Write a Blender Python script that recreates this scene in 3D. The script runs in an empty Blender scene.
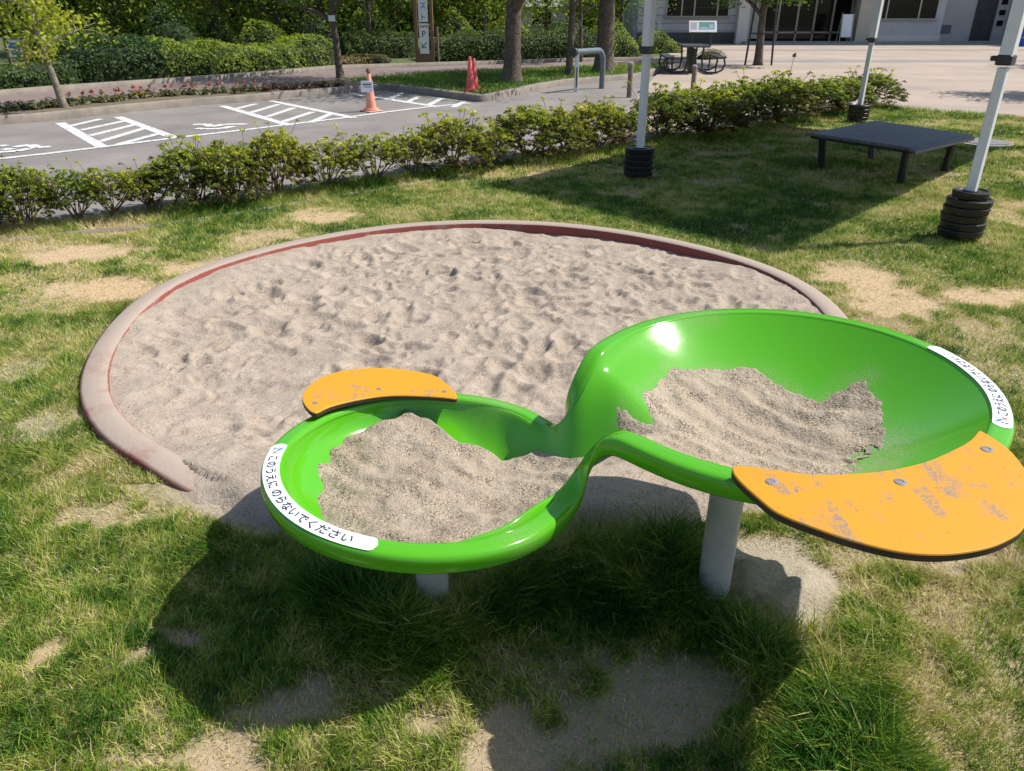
import bpy, math, random
import numpy as np
from mathutils import Vector, Matrix
R = math.radians
rng = np.random.default_rng(7)
random.seed(7)
sc = bpy.context.scene
COL = sc.collection

# ------------------------------------------------------------------ camera
FPX, PITCH, CAMH = 760.0, R(26.3), 1.6
cP, sP = math.cos(PITCH), math.sin(PITCH)
def G(px, py, z=0.0):
    """world point at height z seen at a pixel of the survey photograph"""
    u = (px-512)/FPX; v = (385.5-py)/FPX
    d = (u, cP+v*sP, -sP+v*cP)
    t = (z-CAMH)/d[2]
    return (d[0]*t, d[1]*t, z)
def XatY(px, Y, z=0.5):
    return (px-512)/FPX*(Y*cP-(z-CAMH)*sP)
def ZatY(py, Y):
    v = (385.5-py)/FPX
    return CAMH + Y*(-sP+v*cP)/(cP+v*sP)
cam = bpy.data.cameras.new('camera'); cam.sensor_width = 36; cam.lens = FPX/1024*36
cam.clip_end = 600; cam.clip_start = .05
co = bpy.data.objects.new('camera', cam); COL.objects.link(co)
co.location = (0, 0, CAMH); co.rotation_euler = (R(90)-PITCH, 0, 0)
sc.camera = co

# ------------------------------------------------------------------ light
SUN = Vector((.60, .135, .79)).normalized()
w = bpy.data.worlds.new('World'); sc.world = w; w.use_nodes = True
nt = w.node_tree; nt.nodes.clear()
sky = nt.nodes.new('ShaderNodeTexSky'); sky.sky_type = 'NISHITA'; sky.sun_disc = False
sky.sun_elevation = math.asin(SUN.z); sky.sun_rotation = math.atan2(SUN.x, SUN.y)
sky.air_density = 1.0; sky.dust_density = 1.2
bg = nt.nodes.new('ShaderNodeBackground'); bg.inputs[1].default_value = .108
wo = nt.nodes.new('ShaderNodeOutputWorld')
nt.links.new(sky.outputs[0], bg.inputs[0]); nt.links.new(bg.outputs[0], wo.inputs[0])
sl = bpy.data.lights.new('sun', 'SUN'); sl.energy = 4.6; sl.angle = R(.53); sl.color = (1, .955, .88)
so = bpy.data.objects.new('sun', sl); COL.objects.link(so)
so.rotation_euler = SUN.to_track_quat('Z', 'Y').to_euler()
sc.view_settings.view_transform = 'Standard'; sc.view_settings.look = 'None'
sc.view_settings.exposure = 0.42; sc.view_settings.gamma = 1
sc.render.engine = 'CYCLES'
sc.cycles.max_bounces = 6; sc.cycles.transparent_max_bounces = 4; sc.cycles.transmission_bounces = 3
sc.cycles.diffuse_bounces = 3; sc.cycles.glossy_bounces = 2
sc.cycles.use_denoising = True

# ------------------------------------------------------------------ noise
_T = np.random.default_rng(3).random((256, 256))
def vnoise(x, y, s=1.0, o=0):
    x = np.asarray(x)*s+o*17.3+1000; y = np.asarray(y)*s+o*9.7+1000
    xi = np.floor(x).astype(int); yi = np.floor(y).astype(int)
    fx = x-xi; fy = y-yi; fx = fx*fx*(3-2*fx); fy = fy*fy*(3-2*fy)
    a = _T[xi % 256, yi % 256]; b = _T[(xi+1) % 256, yi % 256]
    c = _T[xi % 256, (yi+1) % 256]; d = _T[(xi+1) % 256, (yi+1) % 256]
    return (a*(1-fx)+b*fx)*(1-fy)+(c*(1-fx)+d*fx)*fy
def fbm(x, y, s=1.0, n=4, o=0):
    r = 0; a = .5; t = 0
    for k in range(n):
        r = r+a*vnoise(x, y, s*2**k, o+k); t += a; a *= .5
    return r/t
def sstep(a, b, x):
    t = np.clip((np.asarray(x, dtype=float)-a)/(b-a), 0, 1); return t*t*(3-2*t)

# ------------------------------------------------------------------ materials
def newmat(name):
    m = bpy.data.materials.new(name); m.use_nodes = True
    n = m.node_tree.nodes; l = m.node_tree.links
    return m, n, l, n['Principled BSDF']
def mat(name, c1, c2=None, scale=8, rough=.6, bump=0, bscale=60, metal=0, detail=6, c3=None, spec=.5, coat=0, lo=.35, hi=.65, bdist=.01):
    m, n, l, p = newmat(name)
    p.inputs['Roughness'].default_value = rough; p.inputs['Metallic'].default_value = metal
    p.inputs['Specular IOR Level'].default_value = spec
    p.inputs['Coat Weight'].default_value = coat; p.inputs['Coat Roughness'].default_value = .08
    tc = n.new('ShaderNodeTexCoord')
    if c2 is None:
        c2 = tuple(c*.82 for c in c1)
    nz = n.new('ShaderNodeTexNoise'); nz.inputs['Scale'].default_value = scale; nz.inputs['Detail'].default_value = detail
    nz.inputs['Roughness'].default_value = .65
    l.new(tc.outputs['Object'], nz.inputs['Vector'])
    r = n.new('ShaderNodeValToRGB'); l.new(nz.outputs[0], r.inputs[0])
    r.color_ramp.elements[0].position = lo; r.color_ramp.elements[1].position = hi
    r.color_ramp.elements[0].color = (*c1, 1); r.color_ramp.elements[1].color = (*c2, 1)
    if c3:
        e = r.color_ramp.elements.new((lo+hi)/2); e.color = (*c3, 1)
    l.new(r.outputs[0], p.inputs['Base Color'])
    if bump:
        b = n.new('ShaderNodeTexNoise'); b.inputs['Scale'].default_value = bscale; b.inputs['Detail'].default_value = 5
        l.new(tc.outputs['Object'], b.inputs['Vector'])
        bp = n.new('ShaderNodeBump'); bp.inputs['Strength'].default_value = bump; bp.inputs['Distance'].default_value = bdist
        l.new(b.outputs[0], bp.inputs['Height']); l.new(bp.outputs[0], p.inputs['Normal'])
    return m
def leafmat(name, dark, light, trans=.35, rough=.45, mid=None):
    m, n, l, p = newmat(name)
    a = n.new('ShaderNodeAttribute'); a.attribute_name = 'tint'
    r = n.new('ShaderNodeValToRGB'); l.new(a.outputs['Fac'], r.inputs[0])
    r.color_ramp.elements[0].color = (*dark, 1); r.color_ramp.elements[1].color = (*light, 1)
    if mid: r.color_ramp.elements.new(.32).color = (*mid, 1)
    oi = n.new('ShaderNodeObjectInfo'); hv = n.new('ShaderNodeHueSaturation')
    m1 = n.new('ShaderNodeMath'); m1.operation = 'MULTIPLY_ADD'; l.new(oi.outputs['Random'], m1.inputs[0]); m1.inputs[1].default_value = -.045; m1.inputs[2].default_value = .515; l.new(m1.outputs[0], hv.inputs['Hue'])
    m2 = n.new('ShaderNodeMath'); m2.operation = 'MULTIPLY_ADD'; l.new(oi.outputs['Random'], m2.inputs[0]); m2.inputs[1].default_value = .35; m2.inputs[2].default_value = .85; l.new(m2.outputs[0], hv.inputs['Value'])
    l.new(r.outputs[0], hv.inputs['Color']); r = hv
    l.new(r.outputs[0], p.inputs['Base Color']); p.inputs['Roughness'].default_value = rough
    p.inputs['Specular IOR Level'].default_value = .3
    t = n.new('ShaderNodeBsdfTranslucent'); mx = n.new('ShaderNodeMixShader'); mx.inputs[0].default_value = trans
    hs = n.new('ShaderNodeHueSaturation'); hs.inputs['Value'].default_value = 1.5; hs.inputs['Saturation'].default_value = 1.1
    l.new(r.outputs[0], hs.inputs['Color']); l.new(hs.outputs[0], t.inputs[0])
    l.new(p.outputs[0], mx.inputs[1]); l.new(t.outputs[0], mx.inputs[2])
    l.new(mx.outputs[0], n['Material Output'].inputs[0])
    return m
def sandmat(name, base, speck=.5, sscale=350, warm=(.46, .36, .26), bump=.6):
    m, n, l, p = newmat(name)
    p.inputs['Roughness'].default_value = .95; p.inputs['Specular IOR Level'].default_value = .15
    tc = n.new('ShaderNodeTexCoord')
    def noise(s, d, rr=.6):
        z = n.new('ShaderNodeTexNoise'); z.inputs['Scale'].default_value = s; z.inputs['Detail'].default_value = d
        z.inputs['Roughness'].default_value = rr; l.new(tc.outputs['Object'], z.inputs['Vector']); return z
    def ramp(src, p0, p1, a, b):
        r = n.new('ShaderNodeValToRGB'); r.color_ramp.elements[0].position = p0; r.color_ramp.elements[1].position = p1
        r.color_ramp.elements[0].color = (*a, 1); r.color_ramp.elements[1].color = (*b, 1); l.new(src, r.inputs[0]); return r
    def mix(f, a, b, mode='MIX'):
        x = n.new('ShaderNodeMix'); x.data_type = 'RGBA'; x.blend_type = mode
        if isinstance(f, float): x.inputs[0].default_value = f
        else: l.new(f, x.inputs[0])
        l.new(a, x.inputs[6]); l.new(b, x.inputs[7]); return x.outputs[2]
    big = ramp(noise(5, 6).outputs[0], .35, .68, base, warm)
    sp = n.new('ShaderNodeTexVoronoi'); sp.inputs['Scale'].default_value = sscale
    l.new(tc.outputs['Object'], sp.inputs['Vector'])
    bw = n.new('ShaderNodeSeparateColor'); l.new(sp.outputs['Color'], bw.inputs[0])
    spr = n.new('ShaderNodeValToRGB'); l.new(bw.outputs[0], spr.inputs[0])
    e = spr.color_ramp.elements; e[0].position = 0; e[0].color = (.06, .055, .055, 1); e[1].position = 1; e[1].color = (1.35, 1.3, 1.2, 1)
    k = e.new(.22); k.color = (.28, .27, .27, 1); k = e.new(.34); k.color = (.95, .93, .9, 1); k = e.new(.8); k.color = (1.05, 1.05, 1.05, 1)
    pm = ramp(noise(13, 5).outputs[0], .42, .58, (speck*.25,)*3, (speck,)*3)
    mul = n.new('ShaderNodeMix'); mul.data_type = 'RGBA'; mul.blend_type = 'MULTIPLY'
    l.new(pm.outputs[0], mul.inputs[0]); l.new(big.outputs[0], mul.inputs[6]); l.new(spr.outputs[0], mul.inputs[7])
    l.new(mul.outputs[2], p.inputs['Base Color'])
    b = noise(170, 3); b2 = noise(30, 5)
    ad = n.new('ShaderNodeMath'); ad.operation = 'MULTIPLY_ADD'; l.new(b2.outputs[0], ad.inputs[0]); ad.inputs[1].default_value = 2.5
    l.new(b.outputs[0], ad.inputs[2])
    bp = n.new('ShaderNodeBump'); bp.inputs['Strength'].default_value = bump; bp.inputs['Distance'].default_value = .008
    l.new(ad.outputs[0], bp.inputs['Height']); l.new(bp.outputs[0], p.inputs['Normal'])
    return m

M = {}
M['sand'] = sandmat('sand', (.35, .29, .232), .6, 260, (.43, .36, .29))
M['bowl_sand'] = sandmat('bowl_sand', (.35, .285, .215), 1.0, 400, (.44, .37, .285), .65)
M['asphalt'] = mat('asphalt', (.155, .142, .134), (.25, .228, .212), .9, .9, .3, 150, lo=.3, hi=.7)
M['plaza'] = mat('plaza', (.27, .225, .19), (.42, .335, .265), .45, .9, .3, 60, c3=(.35, .28, .225), lo=.3, hi=.7)
M['paving_band'] = mat('paving_band', (.21, .19, .18), (.27, .24, .22), 1, .9, .2, 60)
M['path'] = mat('path', (.17, .125, .115), (.22, .165, .15), 3, .9, .2, 40)
M['soil'] = mat('soil', (.16, .12, .08), (.10, .085, .045), 3, 1, .5, 30)
M['farlawn'] = mat('farlawn', (.05, .085, .02), (.10, .12, .035), 2.5, 1, .5, 60)
M['kerb'] = mat('kerb', (.27, .23, .19), (.18, .155, .13), 4, .9, .3, 60)
M['white_paint'] = mat('white_paint', (.62, .62, .62), (.24, .23, .22), 16, .7, lo=.50, hi=.66)
M['concrete'] = mat('concrete', (.35, .33, .30), (.25, .24, .22), 4, .9, .3, 60)
M['post_white'] = mat('post_white', (.43, .42, .39), (.36, .35, .325), 14, .38)
M['tent_metal'] = mat('tent_metal', (.68, .69, .71), (.60, .61, .63), 6, .45)
M['black_plastic'] = mat('black_plastic', (.012, .012, .013), (.022, .022, .024), 20, .42, .1, 80)
M['weight'] = mat('weight', (.010, .010, .011), (.035, .028, .024), 9, .38, .1, 60, lo=.4, hi=.75)
M['dark_metal'] = mat('dark_metal', (.02, .025, .027), (.03, .034, .036), 20, .45)
M['deck'] = mat('deck', (.09, .096, .12), (.115, .12, .145), 6, .45, .15, 200)
M['bolt'] = mat('bolt', (.26, .25, .28), (.14, .13, .13), 160, .6)
M['seat_edge'] = mat('seat_edge', (.03, .02, .012), (.05, .03, .02), 20, .7)
M['label'] = mat('label', (.80, .81, .84), (.72, .74, .78), 20, .35)
M['ink'] = mat('ink', (.02, .02, .04), (.03, .03, .05), 20, .5)
M['blue'] = mat('blue', (.02, .16, .42), (.03, .2, .5), 20, .5)
M['red'] = mat('red', (.6, .03, .03), (.5, .03, .03), 20, .5)
M['green'] = mat('green_ink', (.03, .2, .15), (.04, .25, .18), 20, .5)
M['bark'] = mat('bark', (.075, .055, .042), (.16, .125, .10), 9, .95, .9, 25, bdist=.03)
M['bark_pale'] = mat('bark_pale', (.30, .26, .20), (.14, .115, .085), 9, .9, .6, 30, bdist=.02)
M['stem'] = mat('stem', (.22, .15, .10), (.12, .08, .05), 30, .9)
M['wall'] = mat('wall', (.50, .50, .52), (.44, .44, .46), 1.2, .8, .1, 20)
M['wall_cream'] = mat('wall_cream', (.62, .59, .54), (.56, .53, .48), 1.2, .8, .1, 20)
M['plinth'] = mat('plinth', (.06, .06, .06), (.09, .085, .08), 3, .8)
M['glass'] = mat('glass', (.006, .007, .007), (.016, .018, .014), .7, .06, spec=.25)
M['frame'] = mat('frame', (.45, .42, .34), (.38, .36, .30), 4, .5)
M['roof'] = mat('roof', (.25, .25, .27), (.2, .2, .22), 2, .7)
M['cone_orange'] = mat('cone_orange', (.72, .24, .15), (.78, .36, .25), 9, .6)
M['cone_red'] = mat('cone_red', (.62, .085, .075), (.7, .14, .12), 9, .55)
M['wood'] = mat('wood', (.26, .14, .09), (.17, .09, .06), 8, .8)
M['bollard'] = mat('bollard', (.16, .11, .085), (.22, .17, .14), 10, .8)
M['pipe'] = mat('pipe', (.09, .13, .15), (.13, .17, .19), 12, .4)
M['blue_tarp'] = mat('blue_tarp', (.01, .09, .45), (.01, .13, .55), 3, .5)
M['metal_cover'] = mat('metal_cover', (.20, .20, .21), (.14, .14, .15), 12, .6, .4, 60)
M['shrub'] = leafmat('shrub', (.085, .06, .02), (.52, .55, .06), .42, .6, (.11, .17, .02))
M['shrub_deep'] = leafmat('shrub_deep', (.03, .07, .012), (.10, .17, .03), .35)
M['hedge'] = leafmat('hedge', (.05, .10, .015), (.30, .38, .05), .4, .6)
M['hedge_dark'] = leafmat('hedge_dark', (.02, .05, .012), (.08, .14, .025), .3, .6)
M['rust'] = leafmat('rust', (.10, .07, .02), (.25, .20, .05), .3)
M['tree'] = leafmat('tree', (.045, .09, .018), (.20, .29, .05), .5, .6)
M['tree_mid'] = leafmat('tree_mid', (.07, .13, .02), (.30, .38, .07), .5, .6)
M['tree_bright'] = leafmat('tree_bright', (.10, .17, .02), (.36, .42, .06), .5)
M['core'] = mat('core', (.012, .02, .006), (.02, .03, .01), 5, 1)  # near-black filler tone, paints in the deep shade inside foliage
M['flower_red'] = leafmat('flower_red', (.16, .05, .03), (.50, .16, .10), .3)
M['flower_yellow'] = leafmat('flower_yellow', (.20, .16, .02), (.60, .42, .05), .3)
M['bronze'] = leafmat('bronze', (.05, .025, .02), (.13, .07, .04), .3)
M['leafgreen'] = leafmat('leafgreen', (.035, .05, .02), (.12, .12, .04), .3)

# grass blades: tint 0 = deep green, 1 = straw
m, n, l, p = newmat('grass_blade')
a = n.new('ShaderNodeAttribute'); a.attribute_name = 'tint'
r = n.new('ShaderNodeValToRGB'); l.new(a.outputs['Fac'], r.inputs[0])
e = r.color_ramp.elements; e[0].position = 0; e[0].color = (.025, .105, .010, 1); e[1].position = 1; e[1].color = (.72, .60, .36, 1)
k = e.new(.35); k.color = (.145, .275, .022, 1); k = e.new(.6); k.color = (.42, .45, .075, 1)
l.new(r.outputs[0], p.inputs['Base Color']); p.inputs['Roughness'].default_value = .5; p.inputs['Specular IOR Level'].default_value = .3
t = n.new('ShaderNodeBsdfTranslucent'); l.new(r.outputs[0], t.inputs[0]); mx = n.new('ShaderNodeMixShader'); mx.inputs[0].default_value = .32
l.new(p.outputs[0], mx.inputs[1]); l.new(t.outputs[0], mx.inputs[2]); l.new(mx.outputs[0], n['Material Output'].inputs[0])
M['grass'] = m

# lawn soil: attribute 'bare' 0 = thatch under grass, 1 = bare sandy earth; 'pale' = grey sand
m, n, l, p = newmat('lawn_ground')
p.inputs['Roughness'].default_value = 1; p.inputs['Specular IOR Level'].default_value = .1
tc = n.new('ShaderNodeTexCoord')
def _nz(s, d):
    z = n.new('ShaderNodeTexNoise'); z.inputs['Scale'].default_value = s; z.inputs['Detail'].default_value = d; z.inputs['Roughness'].default_value = .7
    l.new(tc.outputs['Object'], z.inputs['Vector']); return z
def _rp(src, p0, p1, c0, c1):
    r = n.new('ShaderNodeValToRGB'); r.color_ramp.elements[0].position = p0; r.color_ramp.elements[1].position = p1
    r.color_ramp.elements[0].color = (*c0, 1); r.color_ramp.elements[1].color = (*c1, 1); l.new(src, r.inputs[0]); return r
th = _rp(_nz(28, 8).outputs[0], .38, .62, (.10, .115, .03), (.40, .34, .18))
be = _rp(_nz(34, 10).outputs[0], .38, .62, (.42, .295, .165), (.60, .45, .28))
pa = _rp(_nz(110, 10).outputs[0], .38, .62, (.29, .245, .18), (.50, .43, .33))
at1 = n.new('ShaderNodeAttribute'); at1.attribute_name = 'bare'
at2 = n.new('ShaderNodeAttribute'); at2.attribute_name = 'pale'
x1 = n.new('ShaderNodeMix'); x1.data_type = 'RGBA'; l.new(at2.outputs['Fac'], x1.inputs[0]); l.new(be.outputs[0], x1.inputs[6]); l.new(pa.outputs[0], x1.inputs[7])
x2 = n.new('ShaderNodeMix'); x2.data_type = 'RGBA'; l.new(at1.outputs['Fac'], x2.inputs[0]); l.new(th.outputs[0], x2.inputs[6]); l.new(x1.outputs[2], x2.inputs[7])
l.new(x2.outputs[2], p.inputs['Base Color'])
bp = n.new('ShaderNodeBump'); bp.inputs['Strength'].default_value = .9; bp.inputs['Distance'].default_value = .012
l.new(_nz(70, 8).outputs[0], bp.inputs['Height']); l.new(bp.outputs[0], p.inputs['Normal'])
M['lawn'] = m

# moulded green plastic with dusty scuffs
def plastic():
    m, n, l, p = newmat('green_plastic')
    tc = n.new('ShaderNodeTexCoord')
    z = n.new('ShaderNodeTexNoise'); z.inputs['Scale'].default_value = 7; z.inputs['Detail'].default_value = 8; z.inputs['Roughness'].default_value = .75
    l.new(tc.outputs['Object'], z.inputs['Vector'])
    r = n.new('ShaderNodeValToRGB'); l.new(z.outputs[0], r.inputs[0])
    r.color_ramp.elements[0].position = .62; r.color_ramp.elements[1].position = .80
    r.color_ramp.elements[0].color = (0, 0, 0, 1); r.color_ramp.elements[1].color = (.45, .45, .45, 1)
    # scuffs: fine noise gates the broad patches
    f = n.new('ShaderNodeTexNoise'); f.inputs['Scale'].default_value = 210; f.inputs['Detail'].default_value = 4
    l.new(tc.outputs['Object'], f.inputs['Vector'])
    fr = n.new('ShaderNodeValToRGB'); l.new(f.outputs[0], fr.inputs[0]); fr.color_ramp.elements[0].position = .44; fr.color_ramp.elements[1].position = .58
    at = n.new('ShaderNodeAttribute'); at.attribute_name = 'dust'
    ad = n.new('ShaderNodeMath'); ad.operation = 'MAXIMUM'; l.new(r.outputs[0], ad.inputs[0]); l.new(at.outputs['Fac'], ad.inputs[1])
    mu = n.new('ShaderNodeMath'); mu.operation = 'MULTIPLY'; l.new(ad.outputs[0], mu.inputs[0]); l.new(fr.outputs[0], mu.inputs[1])
    mx = n.new('ShaderNodeMix'); mx.data_type = 'RGBA'; l.new(mu.outputs[0], mx.inputs[0])
    mx.inputs[6].default_value = (.085, .375, .012, 1); mx.inputs[7].default_value = (.33, .31, .20, 1)
    l.new(mx.outputs[2], p.inputs['Base Color'])
    rr = n.new('ShaderNodeMath'); rr.operation = 'MULTIPLY_ADD'; l.new(z.outputs[0], rr.inputs[0]); rr.inputs[1].default_value = .12; rr.inputs[2].default_value = .045
    l.new(rr.outputs[0], p.inputs['Roughness'])
    p.inputs['Specular IOR Level'].default_value = .5
    p.inputs['Subsurface Weight'].default_value = .08; p.inputs['Subsurface Radius'].default_value = (.02, .04, .01)
    bpn = n.new('ShaderNodeBump'); bpn.inputs['Strength'].default_value = .06; bpn.inputs['Distance'].default_value = .004
    z2 = n.new('ShaderNodeTexNoise'); z2.inputs['Scale'].default_value = 26; l.new(tc.outputs['Object'], z2.inputs['Vector'])
    l.new(z2.outputs[0], bpn.inputs['Height']); l.new(bpn.outputs[0], p.inputs['Normal'])
    return m
M['plastic'] = plastic()
def seatmat():
    m, n, l, p = newmat('yellow_board')
    tc = n.new('ShaderNodeTexCoord')
    def nz(s, d, scl=None, ro=.7):
        z = n.new('ShaderNodeTexNoise'); z.inputs['Scale'].default_value = s; z.inputs['Detail'].default_value = d; z.inputs['Roughness'].default_value = ro
        if scl:
            mp = n.new('ShaderNodeMapping'); mp.inputs['Scale'].default_value = scl; mp.inputs['Rotation'].default_value = (0, 0, .9)
            l.new(tc.outputs['Object'], mp.inputs[0]); l.new(mp.outputs[0], z.inputs['Vector'])
        else: l.new(tc.outputs['Object'], z.inputs['Vector'])
        return z
    def rp(src, a, b, v0=0, v1=1):
        r = n.new('ShaderNodeValToRGB'); r.color_ramp.elements[0].position = a; r.color_ramp.elements[1].position = b
        r.color_ramp.elements[0].color = (v0, v0, v0, 1); r.color_ramp.elements[1].color = (v1, v1, v1, 1); l.new(src, r.inputs[0]); return r.outputs[0]
    def mul(a, b):
        q = n.new('ShaderNodeMath'); q.operation = 'MULTIPLY'; l.new(a, q.inputs[0]); l.new(b, q.inputs[1]); return q.outputs[0]
    patch = rp(nz(8, 3).outputs[0], .50, .57)
    scr = rp(nz(30, 6, (1, .14, 1)).outputs[0], .48, .58)
    grit = rp(nz(170, 5).outputs[0], .40, .56)
    f = mul(mul(patch, scr), grit)
    v = n.new('ShaderNodeTexVoronoi'); v.inputs['Scale'].default_value = 34; l.new(tc.outputs['Object'], v.inputs['Vector'])
    dots = rp(v.outputs['Distance'], .045, .06, 1, 0)
    c = n.new('ShaderNodeMix'); c.data_type = 'RGBA'; l.new(f, c.inputs[0]); c.inputs[6].default_value = (.62, .275, .010, 1); c.inputs[7].default_value = (.24, .20, .155, 1)
    gate = rp(nz(9, 2).outputs[0], .44, .50)
    d2 = mul(dots, gate)
    c2 = n.new('ShaderNodeMix'); c2.data_type = 'RGBA'; l.new(d2, c2.inputs[0]); l.new(c.outputs[2], c2.inputs[6]); c2.inputs[7].default_value = (.12, .05, .01, 1)
    l.new(c2.outputs[2], p.inputs['Base Color']); p.inputs['Roughness'].default_value = .42; p.inputs['Specular IOR Level'].default_value = .4
    return m
M['yellow'] = seatmat()
def kerbred():
    m, n, l, p = newmat('red_kerb_paint')
    p.inputs['Roughness'].default_value = .85; p.inputs['Specular IOR Level'].default_value = .2
    tc = n.new('ShaderNodeTexCoord')
    z = n.new('ShaderNodeTexNoise'); z.inputs['Scale'].default_value = 4; z.inputs['Detail'].default_value = 9; z.inputs['Roughness'].default_value = .75
    l.new(tc.outputs['Object'], z.inputs['Vector'])
    at = n.new('ShaderNodeAttribute'); at.attribute_name = 'dust'
    ad = n.new('ShaderNodeMath'); ad.operation = 'ADD'; l.new(z.outputs[0], ad.inputs[0]); l.new(at.outputs['Fac'], ad.inputs[1])
    r = n.new('ShaderNodeValToRGB'); l.new(ad.outputs[0], r.inputs[0])
    r.color_ramp.elements[0].position = .48; r.color_ramp.elements[1].position = .78
    r.color_ramp.elements[0].color = (.24, .065, .055, 1); r.color_ramp.elements[1].color = (.35, .285, .235, 1)
    k = r.color_ramp.elements.new(.62); k.color = (.29, .17, .14, 1)
    l.new(r.outputs[0], p.inputs['Base Color'])
    b = n.new('ShaderNodeBump'); b.inputs['Strength'].default_value = .4; b.inputs['Distance'].default_value = .005
    z2 = n.new('ShaderNodeTexNoise'); z2.inputs['Scale'].default_value = 60; z2.inputs['Detail'].default_value = 6; l.new(tc.outputs['Object'], z2.inputs['Vector'])
    l.new(z2.outputs[0], b.inputs['Height']); l.new(b.outputs[0], p.inputs['Normal'])
    return m
M['kerb_red'] = kerbred()

# ------------------------------------------------------------------ object helpers
def tag(o, label=None, cat=None, group=None, kind=None):
    if label: o['label'] = label
    if cat: o['category'] = cat
    if group: o['group'] = group
    if kind: o['kind'] = kind
    return o
def empty(name, loc, label, cat, group=None, rz=0):
    o = bpy.data.objects.new(name, None); COL.objects.link(o); o.location = loc; o.rotation_euler = (0, 0, rz)
    o.empty_display_size = .2
    return tag(o, label, cat, group)
def link(name, me, material, parent=None, smooth=False):
    if material is not None:
        for q in (material if isinstance(material, (list, tuple)) else [material]):
            me.materials.append(q)
    if smooth: me.shade_smooth()
    o = bpy.data.objects.new(name, me); COL.objects.link(o)
    if parent: o.parent = parent
    return o
def npmesh(name, V, F, material, parent=None, smooth=False, attrs=None):
    """V (n,3) ; F (m,k) equal-sided faces"""
    V = np.asarray(V, dtype=np.float32); F = np.asarray(F, dtype=np.int32)
    me = bpy.data.meshes.new(name)
    me.vertices.add(len(V)); me.vertices.foreach_set('co', V.ravel())
    k = F.shape[1]
    me.loops.add(F.size); me.loops.foreach_set('vertex_index', F.ravel())
    me.polygons.add(len(F)); me.polygons.foreach_set('loop_start', np.arange(len(F), dtype=np.int32)*k)
    me.update(calc_edges=True)
    for nm, arr in (attrs or {}).items():
        at = me.attributes.new(nm, 'FLOAT', 'POINT'); at.data.foreach_set('value', np.asarray(arr, dtype=np.float32).ravel())
    return link(name, me, material, parent, smooth)
class MB:
    def __init__(s): s.v = []; s.f = []
    def add(s, vs, fs):
        b = len(s.v); s.v += [tuple(q) for q in vs]; s.f += [tuple(b+i for i in f) for f in fs]; return s
    def box(s, c, d, rz=0, rx=0, ry=0, bev=0):
        m = Matrix.Rotation(rz, 3, 'Z') @ Matrix.Rotation(ry, 3, 'Y') @ Matrix.Rotation(rx, 3, 'X')
        c = Vector(c); x, y, z = (q/2 for q in d)
        if bev <= 0:
            vs = [c+m @ Vector((i*x, j*y, k*z)) for k in (-1, 1) for i, j in ((-1, -1), (1, -1), (1, 1), (-1, 1))]
            return s.add(vs, [(3, 2, 1, 0), (4, 5, 6, 7), (0, 1, 5, 4), (1, 2, 6, 5), (2, 3, 7, 6), (3, 0, 4, 7)])
        b = min(bev, x*.9, y*.9, z*.9)
        vs = []
        for k, ins in ((-z, b), (-z+b, 0), (z-b, 0), (z, b)):
            X, Y = x-ins, y-ins
            for i, j in ((-X+b, -Y), (X-b, -Y), (X, -Y+b), (X, Y-b), (X-b, Y), (-X+b, Y), (-X, Y-b), (-X, -Y+b)):
                vs.append(c+m @ Vector((i, j, k)))
        fs = [tuple(range(7, -1, -1)), tuple(range(24, 32))]
        for q in range(3):
            for i in range(8):
                fs.append((q*8+i, q*8+(i+1) % 8, q*8+8+(i+1) % 8, q*8+8+i))
        return s.add(vs, fs)
    def tube(s, pts, rad, n=10, cap=True, sq=None):
        pts = [Vector(q) for q in pts]
        if not isinstance(rad, (list, tuple)): rad = [rad]*len(pts)
        vs = []; up = None
        for i, q in enumerate(pts):
            d = (pts[min(i+1, len(pts)-1)]-pts[max(i-1, 0)]).normalized()
            if up is None:
                a = Vector((0, 0, 1)) if abs(d.z) < .9 else Vector((1, 0, 0))
                up = (a-d*a.dot(d)).normalized()
            else:
                up = (up-d*up.dot(d)).normalized()
            sd = d.cross(up)
            for k in range(n):
                t = 2*math.pi*(k+.5)/n
                vs.append(q+up*math.cos(t)*rad[i]+sd*math.sin(t)*rad[i])
        fs = [(i*n+k, i*n+(k+1) % n, (i+1)*n+(k+1) % n, (i+1)*n+k) for i in range(len(pts)-1) for k in range(n)]
        if cap: fs += [tuple(range(n-1, -1, -1)), tuple((len(pts)-1)*n+k for k in range(n))]
        return s.add(vs, fs)
    def lathe(s, c, prof, n=24, hole=False):
        vs = [(c[0]+r*math.cos(2*math.pi*k/n), c[1]+r*math.sin(2*math.pi*k/n), c[2]+z) for r, z in prof for k in range(n)]
        fs = [(i*n+k, i*n+(k+1) % n, (i+1)*n+(k+1) % n, (i+1)*n+k) for i in range(len(prof)-1) for k in range(n)]
        if hole: fs += [((len(prof)-1)*n+k, (len(prof)-1)*n+(k+1) % n, (k+1) % n, k) for k in range(n)]
        else: fs += [tuple(range(n-1, -1, -1)), tuple((len(prof)-1)*n+k for k in range(n))]
        return s.add(vs, fs)
    def prism(s, poly, z0, z1):
        n = len(poly)
        vs = [(x, y, z0) for x, y in poly]+[(x, y, z1) for x, y in poly]
        return s.add(vs, [tuple(range(n-1, -1, -1)), tuple(range(n, 2*n))]+[(i, (i+1) % n, n+(i+1) % n, n+i) for i in range(n)])
    def build(s, name, material, parent=None, smooth=False):
        me = bpy.data.meshes.new(name); me.from_pydata(s.v, [], s.f); me.update()
        o = link(name, me, material, parent)
        if smooth:
            me.shade_smooth()
            try: me.set_sharp_from_angle(angle=R(38))
            except Exception: pass
        return o
def children(o): return [c for c in COL.objects if c.parent == o]
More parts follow.
